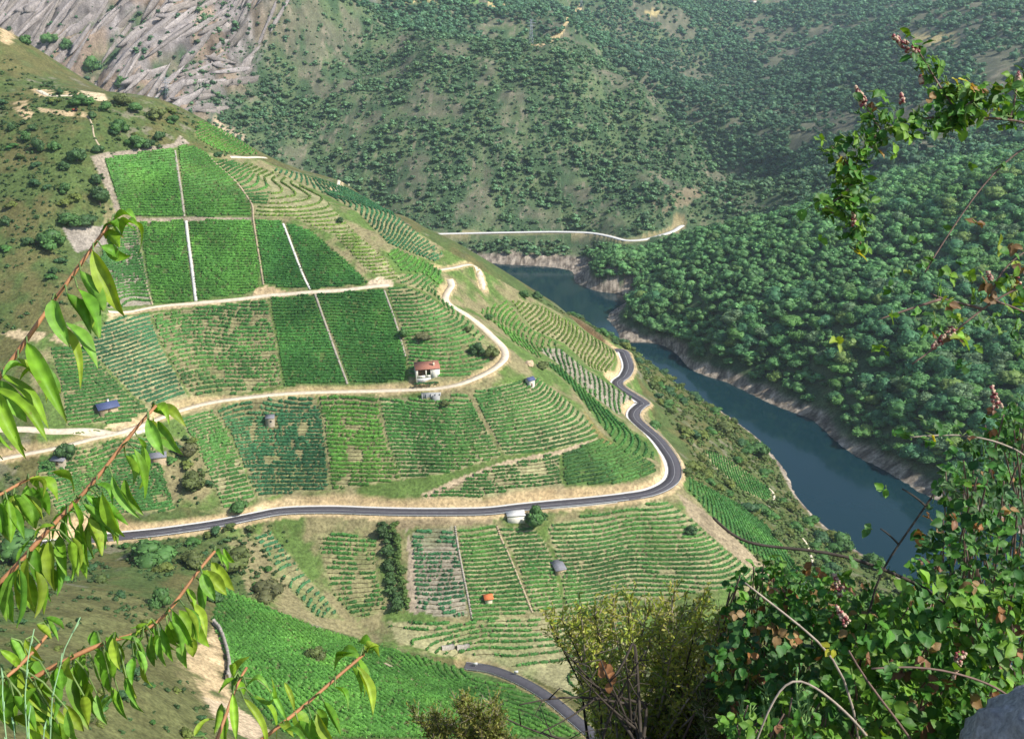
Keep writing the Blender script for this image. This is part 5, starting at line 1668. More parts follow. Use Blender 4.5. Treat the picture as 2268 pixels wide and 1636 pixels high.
v2 = N.new("ShaderNodeVectorMath"); v2.operation = 'MULTIPLY'; v2.inputs[1].default_value = (1.35, 1.25, 0.35)
L.new(vm.outputs[0], v2.inputs[0]); L.new(v2.outputs[0], tr.inputs["Color"])
ms = N.new("ShaderNodeMixShader"); ms.inputs[0].default_value = 0.30
L.new(P.outputs[0], ms.inputs[1]); L.new(tr.outputs[0], ms.inputs[2])
L.new(ms.outputs[0], [n for n in N if n.type == 'OUTPUT_MATERIAL'][0].inputs["Surface"])
M["cherry"] = m
M["twig"] = mottled("young_bark", (0.36, 0.17, 0.075), .25, 30.0, .6, .3, bump=.3, bump_scale=90.0)
M["cane"] = mottled("bramble_cane", (0.17, 0.11, 0.085), .3, 30.0, .7, .3)
M["dry_twig"] = mottled("dry_twig", (0.34, 0.28, 0.22), .3, 30.0, .9, .1)
M["dark_twig"] = mottled("dark_twig", (0.06, 0.05, 0.04), .3, 30.0, .9, .1)
M["green_stem"] = mottled("green_stem", (0.20, 0.34, 0.10), .2, 30.0, .6, .3)
M["straw"] = mottled("pale_grass", (0.24, 0.40, 0.20), .15, 40.0, .7, .2)
M["berry"] = mottled("bramble_fruit", (0.22, 0.05, 0.05), .5, 80.0, .4, .5)
M["dead_flower"] = mottled("faded_flower", (0.50, 0.36, 0.26), .35, 90.0, .9, .1)

VIEW = np.array([0.0, CP, -SP]); UPV = np.array([0.0, SP, CP]); RIGHT = np.array([1.0, 0, 0])
class Leaves:
    def __init__(s): s.V, s.F, s.C, s.n = [], [], [], 0
    def leaf(s, base, tip, width, face, tint, bow=.15, fold=.35, curl=.0, wave=.06, nu=9, shape=.75, toothed=0.0):
        """blade from base to tip; face: direction the upper side looks to; bow lifts the middle, fold raises the two halves"""
        base, tip = np.asarray(base, float), np.asarray(tip, float)
        ax = tip-base; ln = np.linalg.norm(ax); ax /= ln
        nrm = np.asarray(face, float); nrm = nrm-ax*nrm.dot(ax); nrm /= np.linalg.norm(nrm)+1e-9
        sd = np.cross(ax, nrm)
        t = np.linspace(0, 1, nu)
        wv = np.sin(np.pi*t**shape)**.85*.5*width
        wv[0] = width*.03; wv[-1] = width*.015
        if toothed: wv = wv*(1+toothed*np.where(np.arange(nu) % 2, 1, -1))
        ph = fr.uniform(0, 6.28)
        rows = []
        for k, a in enumerate((-1, -.55, 0, .55, 1)):
            off = a*wv
            lift = fold*np.abs(off) - fold*.5*wv + wave*width*np.sin(t*9+ph+a)*abs(a)
            p = base + ax*(t*ln)[:, None] + nrm*(bow*ln*np.sin(np.pi*t) - curl*ln*t**3)[:, None] + sd*off[:, None]*(1-.25*fold) + nrm*lift[:, None]
            rows.append(p)
        R = np.stack(rows, 1); m_ = 5
        i = np.arange(nu*m_).reshape(nu, m_)+s.n
        F_ = np.stack([i[:-1, :-1], i[:-1, 1:], i[1:, 1:], i[1:, :-1]], -1).reshape(-1, 4)
        c_ = np.repeat(np.asarray(tint, float)[None, :], nu*m_, 0).reshape(nu, m_, 3)
        c_[:, 2] *= 1.22                                   # paler midrib
        if nu > 8: c_ *= (1+.11*np.where(np.arange(nu) % 2, 1, -1))[:, None, None]   # side veins
        tipc = np.clip((t-.82)/.18, 0, 1)[:, None, None]*fr.uniform(0, .5)
        c_ = c_*(1-tipc) + np.array((.26, .20, .05))*tipc
        s.V.append(R.reshape(-1, 3)); s.F.append(F_); s.C.append(c_.reshape(-1, 3)); s.n += nu*m_
    def absorb(s, mb, origin, tint=(.20, .30, .09)):
        if not mb.n: return
        f = np.array([q for q in mb.f if len(q) == 4])
        s.V.append(np.array(mb.v)+np.array(origin)); s.F.append(f+s.n); s.C.append(np.repeat(np.array(tint)[None], mb.n, 0)); s.n += mb.n
    def build(s, name, mat, parent, origin):
        o = np.array(origin)
        return mesh_from(name, np.concatenate(s.V)-o, np.concatenate(s.F), mat, parent, colors=np.clip(np.concatenate(s.C), .004, .8), smooth=True)

def P_(u, v, d): return np.array(at_d(u, v, d))
def poly3(px, d0, d1=None):
    d1 = d0 if d1 is None else d1
    n_ = len(px)
    return np.array([P_(u, v, d0+(d1-d0)*i/(n_-1)) for i, (u, v) in enumerate(px)])
def fine(P3, step):
    return smooth_line(P3, step) if len(P3) > 2 else P3

# --- ground the foreground grows on -----------------------------------------
gx = np.linspace(-9, 11, 81); gy = np.linspace(-7, 16, 93)
X_, Y_ = np.meshgrid(gx, gy)
edge = 1.7 + .35*np.sin(X_*1.1) + .4*fbm(X_/2.0, Y_/2.0, 3, 5) + np.where(X_ > .5, np.clip((X_-.5)*1.2, 0, 1.3), 0)
drop = np.maximum(Y_-edge, 0)
Z_ = 298.15 + .12*fbm(X_/1.2, Y_/1.2, 4, 8) - np.where(X_ > .5, 1.25*np.clip((X_-.3)/.8, 0, 1)*np.clip((Y_-.6)/1.2, 0, 1), 0) - np.where(drop > 0, 1.9*drop**1.1, 0)
gi = np.arange(X_.size).reshape(X_.shape)
gn = fbm(X_/.6, Y_/.6, 4, 12)*.5+.5
gc = lerp3((0.10,0.075,0.04), (0.17,0.14,0.07), gn)
o = mesh_from("ground", np.stack([X_, Y_, Z_], -1).reshape(-1, 3), np.stack([gi[:-1,:-1],gi[:-1,1:],gi[1:,1:],gi[1:,:-1]],-1).reshape(-1,4), M["terrain"], colors=gc.reshape(-1, 3), smooth=True)
tag(o, "earth ledge of the viewpoint dropping into the valley", kind="structure")

# --- cherry tree: branches reaching in from the left -------------------------
ROOT = np.array([-1.75, .75, 298.1])
tree = empty("cherry_tree", tuple(ROOT)); tag(tree, "young tree with long drooping bright green leaves reaching in from the left", "tree")
fork = np.array([-1.55, 1.05, 299.0])
tb = MB(); tb.tube([Vector((0,0,-.3)), Vector((.05,.08,.3)), Vector((.13,.2,.65)), Vector(fork-ROOT)], [.075,.06,.05,.04], 9); tb.build("trunk", M["bark"], tree, smooth=True)
LEAF_G = [(0.155,0.32,0.022), (0.205,0.365,0.026), (0.115,0.28,0.022), (0.25,0.36,0.03), (0.16,0.34,0.040)]
def cherry_branch(px, d0, d1, r0, r1, leaves, back, extra=()):
    P3 = poly3(px, d0, d1)
    path3 = np.vstack([fork, P_(back[0], back[1], back[2]), P3])
    Q = smooth_line(path3, .02)-ROOT
    rad = np.linspace(.024, r1, len(Q)); k_ = int(len(Q)*.35); rad[k_:] = np.linspace(r0, r1, len(Q)-k_)
    rad = np.minimum(rad, np.linspace(.03, r1, len(Q)))
    mb = MB(); mb.tube([Vector(p) for p in Q], list(rad*(1+.12*fr.normal(size=len(Q)).clip(-1, 1))), 7)
    br_ = mb.build("branch", M["twig"], tree, smooth=True)
    lv = Leaves(); st = MB()
    Pw = Q + ROOT
    pu, pv, pd = project(Pw)
    for (ub, vb, ut, vt, w, face, bow) in leaves:
        # petiole starts at the nearest point of the branch
        j = int(np.argmin((pu-ub)**2+(pv-vb)**2)); d_ = float(pd[j])
        dj = d_ + fr.uniform(-.05, .05)
        b = P_(ub, vb, dj); t_ = P_(ut, vt, dj + fr.uniform(-.035, .035))
        q = Pw[j]
        mid = (q+b)/2 + UPV*.008
        st.tube([Vector(q-ROOT), Vector(mid-ROOT), Vector(b-ROOT)], [.0018, .0014, .0012], 5)
        fdir = {'f': -VIEW*.9+UPV*.25+RIGHT*fr.uniform(-.4, .4), 'r': RIGHT*.9-VIEW*.55, 'l': -RIGHT*.9-VIEW*.5, 'b': VIEW*.7+UPV*.3+RIGHT*fr.uniform(-.5, .5), 'u': UPV-VIEW*.3}[face]
        base_c = np.array(LEAF_G[fr.integers(0, 5)])*fr.uniform(.85, 1.12)
        t_ = b + (t_-b)*1.08
        if fr.random() < .55:
            jb = RIGHT*fr.uniform(-.012, .012)+UPV*fr.uniform(-.012, .008)+VIEW*fr.uniform(.01, .05)
            lv.leaf(b+jb, b+jb+(t_-b)*fr.uniform(.7, 1.0)+RIGHT*fr.uniform(-.02, .02), 1.0*w/FPX*dj, fdir+fr.normal(size=3)*.5, np.array(LEAF_G[fr.integers(0, 5)])*fr.uniform(.75, 1.05), bow=bow, fold=fr.uniform(.3, .8), curl=fr.uniform(-.05, .15), nu=11)
        lv.leaf(b, t_, .90*w/FPX*dj, fdir, base_c, bow=bow, fold=fr.uniform(.4, 1.0), curl=fr.uniform(-.05, .16), wave=fr.uniform(.03, .08), nu=11, shape=fr.uniform(.68, .85))
    for (lo, hi, n_, ln, w) in extra:          # filler leaves hanging along a stretch of the branch
        for _ in range(int(n_*1.45)):
            j = int(len(Q)*fr.uniform(lo, hi)); d_ = float(pd[j])+fr.uniform(-.12, .12)
            if pu[j] < -250: continue
            b = P_(pu[j]+fr.uniform(-16, 16), pv[j]+fr.uniform(0, 22), d_)
            t_ = b + (-UPV*.95 + RIGHT*fr.uniform(-.45, .45) + VIEW*fr.uniform(-.3, .3))*ln*fr.uniform(.7, 1.2)/FPX*d_
            lv.leaf(b, t_, w*fr.uniform(.75, 1.2)/FPX*d_, -VIEW*fr.uniform(.2, 1)+RIGHT*fr.uniform(-.9, .9)+UPV*.2, np.array(LEAF_G[fr.integers(0, 5)])*fr.uniform(.8, 1.1), bow=fr.uniform(.05, .22), fold=fr.uniform(.25, .8), curl=fr.uniform(-.05, .15))
            st.tube([Vector(Q[j]), Vector((Q[j]+b-ROOT)/2+UPV*.006), Vector(b-ROOT)], [.0017, .0014, .0012], 5)
    lv.absorb(st, ROOT)
    lv.build("leaves", M["cherry"], br_, ROOT)
    return br_
A_LV = [(241,492,306,556,44,'u',.45),(246,490,268,520,40,'b',.2),(238,512,262,545,34,'b',.1),(228,520,296,512,40,'u',.3),(224,545,262,570,30,'r',.3),
 (206,556,268,692,58,'f',.10),(178,600,228,684,46,'b',.12),(172,638,216,742,44,'r',.12),(148,650,196,734,40,'b',.14),(116,664,152,762,52,'f',.12),(124,715,178,846,36,'r',.16),
 (60,760,139,917,50,'f',.10),(40,794,104,884,40,'b',.16),(2,828,100,944,36,'r',.2),(-6,842,54,928,52,'f',.14),(-10,860,97,970,40,'r',.18),(-12,862,48,1002,48,'f',.1),(-18,880,14,990,44,'l',.12),(6,834,60,812,30,'u',.3),
 (-30,870,-4,1010,46,'f',.1),(-40,880,30,960,40,'b',.1),(270,520,306,505,36,'u',.4),(254,486,300,492,34,'u',.35)]
cherry_branch([(-120,985),(-50,900),(0,832),(40,782),(85,714),(122,661),(153,622),(186,575),(218,529),(240,497),(256,484)], 1.50, 1.62, .0065, .0026, A_LV, (-420,1250,1.42), extra=((.22,.45,40,125,42),))
B_LV = [(81,1056,126,1104,34,'u',.25),(60,1074,76,1168,48,'f',.08),(30,1094,68,1158,36,'b',.1),(85,1078,108,1136,30,'b',.1),(5,1112,49,1190,36,'r',.15),(-6,1108,16,1188,52,'f',.08),(64,1060,98,1092,24,'u',.3),(-30,1120,-2,1230,46,'f',.1),(16,1106,24,1196,40,'b',.1)]
cherry_branch([(-140,1170),(-60,1128),(0,1096),(40,1072),(64,1058),(84,1053)], 1.50, 1.58, .0045, .0022, B_LV, (-420,1330,1.42), extra=((.25,.75,34,110,40),))
C_LV = [(338,899,373,936,32,'u',.3),(336,904,366,922,26,'b',.2),(327,928,360,1002,38,'f',.12),(330,928,334,974,30,'b',.1),(305,968,316,1000,18,'r',.2),(278,1009,303,1068,34,'b',.1),(296,992,316,1096,30,'r',.14),(249,1055,308,1144,30,'f',.16),(214,1072,250,1110,26,'u',.3),
 (227,1090,270,1184,42,'f',.1),(191,1095,254,1178,30,'r',.16),(185,1116,250,1178,26,'b',.12),(161,1109,177,1172,22,'r',.1),(195,1146,224,1224,40,'b',.08),(149,1138,152,1206,30,'f',.1),(179,1157,190,1250,38,'f',.08),(160,1190,182,1250,26,'b',.1),(132,1185,147,1270,34,'f',.1),(110,1194,118,1300,42,'f',.08),
 (157,1198,172,1272,30,'b',.1),(88,1202,106,1322,38,'f',.08),(66,1195,39,1270,28,'l',.14),(122,1164,74,1190,22,'u',.2),(100,1180,78,1232,28,'l',.1),(78,1214,92,1300,34,'f',.08),(60,1236,70,1340,40,'f',.08),(30,1262,4,1322,34,'l',.12),(54,1250,50,1345,36,'f',.08),(20,1276,24,1380,40,'f',.08),(0,1280,-6,1400,44,'f',.08),
 (170,1118,140,1150,22,'l',.2),(146,1130,120,1190,26,'l',.14),(236,1130,262,1196,26,'b',.1),(204,1130,236,1196,30,'f',.1),(120,1210,134,1310,32,'b',.08),(44,1262,38,1380,36,'b',.08),(76,1260,96,1352,34,'b',.08)]
cherry_branch([(-120,1390),(-40,1330),(0,1295),(49,1240),(80,1200),(120,1160),(173,1104),(203,1076),(235,1032),(264,994),(300,950),(326,918),(346,898)], 1.46, 1.60, .0062, .0024, C_LV, (-400,1500,1.4), extra=((.22,.62,44,105,40),))
D_LV = [(468,1244,515,1304,34,'f',.12),(472,1224,492,1248,18,'u',.3),(478,1220,500,1262,16,'r',.2),(448,1270,476,1326,38,'f',.12),(446,1262,462,1290,22,'b',.1),(444,1288,448,1358,28,'b',.08),(420,1330,452,1412,34,'r',.14),(408,1342,437,1412,26,'b',.1),(404,1300,430,1352,22,'r',.2),(382,1352,425,1432,34,'f',.12),
 (370,1380,394,1432,28,'f',.1),(358,1390,380,1462,25,'f',.1),(399,1414,413,1474,30,'f',.08),(380,1376,402,1446,26,'b',.1),(336,1402,349,1456,20,'f',.1),(353,1408,368,1468,26,'f',.1),(329,1422,342,1472,24,'f',.1),(344,1400,358,1450,22,'b',.1),(326,1380,306,1402,16,'l',.3),(330,1392,300,1416,18,'u',.3),
 (318,1410,296,1452,20,'l',.12),(310,1425,316,1480,22,'b',.1),(251,1413,264,1478,32,'f',.08),(262,1412,315,1452,20,'u',.3),(220,1436,241,1524,44,'f',.06),(296,1454,290,1510,28,'f',.1),(316,1460,336,1516,22,'f',.1),(161,1474,195,1604,50,'f',.06),(138,1480,176,1540,34,'b',.12),(236,1440,250,1500,30,'b',.1),(208,1396,214,1440,34,'f',.06),
 (270,1478,274,1520,24,'b',.1),(215,1536,236,1600,32,'f',.1),(262,1530,284,1590,28,'f',.12),(246,1520,270,1580,24,'b',.1),(232,1536,218,1590,22,'l',.1),(186,1540,196,1600,28,'b',.1),(280,1500,300,1560,22,'f',.1),(306,1440,322,1490,20,'b',.1)]
cherry_branch([(-120,1600),(0,1545),(60,1508),(108,1481),(146,1461),(183,1444),(237,1415),(290,1408),(329,1398),(359,1373),(392,1331),(417,1292),(440,1262),(461,1237),(476,1220)], 1.44, 1.62, .0060, .0022, D_LV, (-380,1700,1.38), extra=((.22,.50,44,100,38),(.6,.8,14,70,28)))
G_LV = [(26,1481,150,1602,46,'f',.16),(22,1588,108,1640,42,'u',.1),(56,1415,94,1466,30,'f',.14),(24,1412,50,1470,40,'b',.1),(81,1382,112,1412,24,'b',.1),(98,1372,128,1410,20,'b',.1),(0,1438,44,1478,26,'r',.2),(110,1580,132,1650,34,'f',.1),(150,1570,180,1650,32,'f',.12),(0,1500,16,1600,56,'f',.1),(60,1520,96,1600,34,'b',.1),(30,1540,80,1610,36,'b',.1),(110,1500,128,1580,36,'b',.1),(-10,1470,30,1560,40,'f',.1),(130,1600,150,1690,36,'f',.1),(70,1590,90,1690,44,'f',.1)]
cherry_branch([(-160,1620),(-60,1560),(0,1510),(40,1480),(80,1440),(110,1398)], 1.34, 1.44, .0055, .0022, G_LV, (-380,1760,1.3), extra=((.30,.95,54,115,44),))
E_LV = [(812,1446,838,1430,34,'u',.4),(798,1452,742,1480,36,'u',.2),(806,1440,838,1452,30,'b',.3),(790,1474,822,1578,38,'r',.12),(780,1476,800,1530,26,'b',.1),(718,1554,752,1622,28,'b',.1),(702,1580,740,1650,36,'f',.12),(660,1596,700,1650,40,'b',.08),(632,1616,680,1650,24,'u',.2),(742,1520,772,1560,22,'r',.2),(690,1590,716,1650,30,'f',.1)]
cherry_branch([(420,1760),(520,1680),(590,1630),(640,1590),(688,1551),(720,1522),(750,1494),(786,1466),(806,1448)], 1.42, 1.56, .0050, .0022, E_LV, (-100,1950,1.34))
F_LV = [(519,1500,488,1532,24,'l',.1),(520,1508,544,1536,26,'r',.1),(518,1500,514,1470,22,'u',.1),(516,1536,523,1632,26,'f',.06),(496,1572,486,1650,24,'b',.08),(540,1546,590,1650,28,'r',.14),(546,1520,596,1530,22,'u',.5),(560,1540,600,1504,20,'r',.4),(602,1530,634,1592,16,'f',.1),(500,1580,500,1660,22,'f',.1),(430,1630,470,1590,20,'u',.2)]
cherry_branch([(380,1850),(440,1720),(478,1650),(497,1594),(517,1530),(530,1500),(546,1478)], 1.34, 1.46, .0042, .0020, F_LV, (0,1980,1.3))
# loose leaf at the left edge
# --- tall grass stems, bottom left ------------------------------------------
GR = [((178,1366),(16,1636),1.2),((76,1392),(0,1620),1.2),((68,1562),(30,1660),1.18),((98,1614),(70,1680),1.18),((30,1602),(20,1680),1.2),((6,1500),(-14,1660),1.16)]
for i, (t_, b_, d_) in enumerate(GR):
    top = P_(t_[0], t_[1], d_+.06); low = P_(b_[0], b_[1], d_)
    foot = low + (low-top)*.2; foot[2] = 298.1
    pts = smooth_line(np.array([foot, low, (low+top)/2+RIGHT*.006, top]), .02)
    mb = MB(); mb.tube([Vector(p-foot) for p in pts], list(np.linspace(.0017, .0007, len(pts))), 5)
    for k in range(len(pts)//2, len(pts), 2):
        s_ = .012*fr.uniform(.6, 1.2); sgn = 1 if k % 4 else -1
        d1 = (pts[k]-pts[k-1]); d1 /= np.linalg.norm(d1)
        mb.tube([Vector(pts[k]-foot), Vector(pts[k]-foot+d1*s_+RIGHT*sgn*.0018)], [.0016, .0005], 4)
    o = mb.build("grass_stem", M["straw"]); o.location = foot
    tag(o, "pale green grass stem rising across the lower left leaves", "grass stem", "grass stems in the lower left corner")

# --- brambles ------------------------------------------------------------------
BR_G = [(0.070,0.195,0.024), (0.105,0.235,0.028), (0.045,0.145,0.024), (0.14,0.27,0.03), (0.075,0.175,0.040)]
BR_Y = [(0.36,0.36,0.03), (0.42,0.38,0.04)]
BR_B = [(0.26,0.12,0.045), (0.20,0.10,0.05), (0.30,0.19,0.08)]
def leaflet(lv, p, size, face, tint, droop=.3):
    a = fr.normal(size=3)*.8 + np.array([0, -.3, -droop]); a -= np.asarray(face)*np.dot(a, face)*.7
    a /= np.linalg.norm(a)
    lv.leaf(p, p+a*size, size*fr.uniform(.66, .90), face, tint, bow=.06, fold=fr.uniform(.1, .45), curl=fr.uniform(-.05, .15), wave=.05, nu=7, shape=.72, toothed=.06)
def tri_leaf(lv, st, q, size, org, tint=None, face=None, out=None):
    """a bramble leaf: three round leaflets on a short stalk"""
    if face is None: face = np.array([.35, -.55, .75]) + fr.normal(size=3)*.45
    face = face/np.linalg.norm(face)
    if tint is None:
        r_ = fr.random()
        tint = BR_G[fr.integers(0, 5)] if r_ < .93 else (BR_Y[fr.integers(0, 2)] if r_ < .965 else BR_B[fr.integers(0, 3)])
    tint = np.array(tint)*fr.uniform(.8, 1.2)
    d = (fr.normal(size=3)*.6 + (out if out is not None else 0)); d /= np.linalg.norm(d)+1e-9
    e = q + d*size*fr.uniform(.5, 1.0)
    if st is not None: st.tube([Vector(q-org), Vector(e-org)], [.0013, .001], 4)
    for k in range(3):
        leaflet(lv, e + fr.normal(size=3)*size*.10, size*(1.0 if k == 0 else .8), face + fr.normal(size=3)*.22, tint*fr.uniform(.9, 1.1))

def panicle(parent, q, d, ln, org, nb=26, rr=.006, mat="dead_flower"):
    """cluster of old flowers and unripe fruit along a stalk"""
    d = d/np.linalg.norm(d); mb = MB()
    mb2 = MB()
    for k in range(nb):
        t = fr.uniform(0, 1); s_ = fr.normal(size=3); s_ -= d*s_.dot(d); s_ /= np.linalg.norm(s_)
        c_ = q + d*ln*t + s_*ln*.16*(1.15-t)
        r_ = rr*fr.uniform(.6, 1.2)
        bm_ = mb if fr.random() < .62 else mb2
        v0, f0 = ICO1
        v = v0*r_*(1+fr.normal(0, .16, (len(v0), 1))) + c_ - org
        bm_.add(v, f0.tolist())
    if mb.n: mb.build("flower_cluster", M[mat], parent, smooth=False)
    if mb2.n: mb2.build("fruit_cluster", M["berry"], parent, smooth=True)

def cane_thing(label, px, d0, d1, r0, r1, tail, n_leaf, size, rng_lo=0, rng_hi=1.0, shoots=(), pans=(), mat="cane", thorns=True, spread=.03, tintset=None):
    P3 = poly3(px, d0, d1)
    full = np.vstack([P3, np.array(tail)]) if tail is not None else P3
    Q = smooth_line(full, .015)
    org = Q[-1].copy()
    r = empty("bramble", tuple(org)); tag(r, label, "bramble")
    nv = len(smooth_line(P3, .015))
    mb = MB(); rad = np.linspace(r1, r0, len(Q)); mb.tube([Vector(p-org) for p in Q], list(rad), 6)
    if thorns:
        for k in range(3, len(Q)-1, 3):
            d_ = fr.normal(size=3); d_ /= np.linalg.norm(d_)
            mb.tube([Vector(Q[k]-org), Vector(Q[k]-org+d_*rad[k]*2.6)], [rad[k]*.5, rad[k]*.05], 4)
    lines = [Q[:nv]]
    for sp_ in shoots:
        S3 = smooth_line(poly3(sp_, (d0+d1)/2, (d0+d1)/2), .012)
        mb.tube([Vector(p-org) for p in S3], list(np.linspace(r0*.55, r1*.7, len(S3))), 5)
        lines.append(S3)
    cn = mb.build("cane", M[mat], r, smooth=True)
    lv, st = Leaves(), MB()
    tot = np.concatenate([l[int(len(l)*rng_lo) if i == 0 else 0:int(len(l)*rng_hi) if i == 0 else len(l)] for i, l in enumerate(lines)])
    for _ in range(n_leaf):
        q = tot[fr.integers(0, len(tot))] + fr.normal(size=3)*spread
        tri_leaf(lv, st, q, size*fr.uniform(.7, 1.25), org, tint=None if tintset is None else tintset[fr.integers(0, len(tintset))])
    if lv.n: lv.absorb(st, org); lv.build("leaves", M["cherry"], r, org)
    for (u0, v0, u1, v1, nb) in pans:
        dm = (d0+d1)/2
        a_, b_ = P_(u0, v0, dm), P_(u1, v1, dm)
        panicle(r, a_, b_-a_, np.linalg.norm(b_-a_), org, nb, .0036)
    return r
RT = lambda z_=298.0, x_=2.6, y_=2.3: [[x_, y_, z_]]
cane_thing("arching bramble cane with round leaves and faded flower heads at the upper right",
  [(1907,545),(1897,505),(1893,470),(1884,425),(1885,393),(1896,349),(1918,317),(1945,290),(1983,274),(2032,263),(2086,254),(2151,260),(2216,265),(2268,263),(2420,300)],
  1.95, 1.95, .0055, .0016, [P_(2700,600,1.95), [2.2,1.75,298.6], [2.3,1.7,297.8]], 340, .0215, .04, .62, 
  shoots=([(2130,256),(2113,235),(2086,203),(2064,165),(2048,132),(2032,111)],[(1950,288),(1930,256),(1914,232)],[(2236,264),(2243,246),(2252,205),(2254,170)],[(1890,372),(1860,352),(1842,324)],[(1886,410),(1860,455),(1818,456)],[(2120,252),(2160,215),(2178,206)]),
  pans=((2030,118,1978,80,80),(1914,232,1896,192,44),(1998,228,1996,206,34),(2042,186,2038,168,26),(2254,190,2255,158,44),(1892,500,1890,470,30)), spread=.015)
cane_thing("thin bare bramble cane crossing the woods at the right edge", [(2049,603),(2060,580),(2086,545),(2130,470),(2184,398),(2230,352),(2268,328),(2380,260)], 1.9, 1.9, .0035, .0014, [P_(2600,400,1.9), [2.3,1.7,297.9]], 7, .022, .0, 1.0, spread=.02)
cane_thing("thorny cane with yellowing leaves and dry flower heads at the right edge", [(2020,806),(2069,777),(2118,728),(2176,684),(2214,656),(2268,628),(2400,590)], 1.9, 1.9, .0055, .0016, [P_(2650,800,1.9), [2.3,1.7,297.9]], 75, .021, .2, .85,
  shoots=([(2176,684),(2120,668),(2083,663),(2060,650)],[(2083,663),(2030,678),(1945,708)],[(2190,676),(2196,640),(2221,580),(2268,559)],[(2200,665),(2250,680),(2290,700)]), pans=((2112,732,2062,772,70),(2196,620,2186,600,24),(2256,640,2250,600,24)), spread=.045, tintset=BR_G+[(0.20,0.27,0.03),(0.17,0.10,0.045)])
cane_thing("long dark arching cane over the river spur", [(1580,1146),(1607,1176),(1640,1196),(1671,1210),(1744,1213),(1831,1218),(1912,1240),(1979,1270),(2029,1290),(2140,1350)], 2.1, 2.1, .007, .0028, [P_(2300,1500,2.1), [1.35,2.1,297.3]], 3, .02, .5, 1, mat="dark_twig", spread=.02)
cane_thing("thorny straight cane standing against the river", [(2082,1075),(2060,1105),(2030,1150),(1990,1205),(1962,1246),(1920,1320)], 2.1, 2.1, .0045, .0022, [P_(1880,1480,2.1), [.9,2.0,297.4]], 8, .024, 0, .3, shoots=([(2050,1120),(2020,1090),(1998,1082)],[(1990,1205),(1970,1180),(1950,1170)]), mat="dark_twig", spread=.03)
cane_thing("pale leafy shoot pointing left over the rocky river bank", [(2016,968),(2060,966),(2110,958),(2170,966),(2230,985),(2330,1010)], 2.0, 2.0, .0040, .0016, [P_(2600,1300,2.0), [2.0,1.8,297.6]], 12, .020, 0, .5, mat="dry_twig", spread=.015)

def leaf_mass(label, px, dlo, dhi, n_leaf, size, n_cane, foot, tintset=None, name="bramble", brown=.03, twig="cane", pans=()):
    """dense tangle filling an outline between two depths, on canes that run down to the ledge"""
    px = np.array(px, float)
    org = np.array(foot, float)
    r = empty(name, tuple(org)); tag(r, label, "bramble")
    lv, mb = Leaves(), MB()
    x0, y0 = px.min(0); x1, y1 = px.max(0)
    pts = []
    while len(pts) < n_leaf:
        u, v = fr.uniform(x0, x1), fr.uniform(y0, y1)
        if in_poly(px, np.array([u]), np.array([v]))[0]: pts.append((u, v))
    front = fr.random(n_leaf)**1.5
    for (u, v), f_ in zip(pts, front):
        q = P_(u, v, dlo+(dhi-dlo)*f_)
        t_ = None
        if tintset is not None: t_ = tintset[fr.integers(0, len(tintset))]
        if fr.random() < brown: t_ = BR_B[fr.integers(0, 3)]
        tri_leaf(lv, None, q, size*fr.uniform(.65, 1.3), org, tint=t_)
    for k in range(n_cane):
        u, v = pts[fr.integers(0, len(pts))]; q = P_(u, v, fr.uniform(dlo, dhi))
        f_ = org + np.array([fr.uniform(-.35, .35), fr.uniform(-.25, .25), 0])
        midp = (q+f_)/2 + np.array([fr.uniform(-.2, .2), fr.uniform(-.1, .1), .25])
        Q = smooth_line(np.array([f_, midp, q]), .05)
        mb.tube([Vector(p-org) for p in Q], list(np.linspace(.006, .0016, len(Q))), 5)
    lv.build("leaves", M["cherry"], r, org); mb.build("cane", M[twig], r, smooth=True)
    for (u0, v0, u1, v1, nb) in pans:
        a_, b_ = P_(u0, v0, dlo), P_(u1, v1, dlo)
        panicle(r, a_, b_-a_, np.linalg.norm(b_-a_), org, int(nb*2.2), .0036)
    return r
leaf_mass("dark tangled bramble thicket rising along the right edge over the river", [(2300,880),(2215,905),(2160,960),(2100,1010),(2072,1060),(2080,1120),(2050,1180),(2020,1220),(2020,1290),(2300,1330)], 2.0, 3.0, 520, .025, 60, [1.55,2.5,297.0], tintset=[BR_G[0],BR_G[2],(0.035,0.11,0.025),(0.05,0.12,0.03),(0.025,0.08,0.02)], brown=.05, pans=((2210,905,2196,855,20),))
leaf_mass("large bramble bush with fresh round leaves filling the lower right corner", [(2300,1270),(2160,1300),(2060,1296),(1990,1320),(1930,1360),(1880,1420),(1830,1500),(1780,1560),(1740,1660),(2300,1660)], 1.95, 3.2, 1650, .030, 60, [1.15,2.45,297.0], tintset=BR_G, brown=.04, pans=((2128,1440,2112,1500,26),(1880,1384,1852,1340,18)))
leaf_mass("bramble clump with browned leaves and pale flower spikes left of the big bush", [(1690,1300),(1760,1262),(1830,1268),(1890,1290),(1960,1330),(1930,1420),(1860,1450),(1800,1440),(1730,1400)], 2.2, 3.2, 440, .026, 8, [.75,2.6,297.0], tintset=BR_G[:3]+[BR_G[4]], brown=.16, pans=((1868,1320,1846,1270,22),))
leaf_mass("low bramble shoots along the bottom edge under the heath", [(1640,1560),(1740,1540),(1830,1560),(1840,1660),(1600,1660),(1600,1600)], 1.9, 2.4, 110, .023, 30, [.55,2.0,297.1], tintset=BR_G, brown=.03)
leaf_mass("loose bramble sprays above the heath bush", [(1600,1290),(1680,1240),(1760,1250),(1800,1290),(1720,1330),(1640,1330)], 2.3, 2.8, 70, .021, 26, [.62,2.7,297.0], tintset=BR_G[:3], brown=.06)
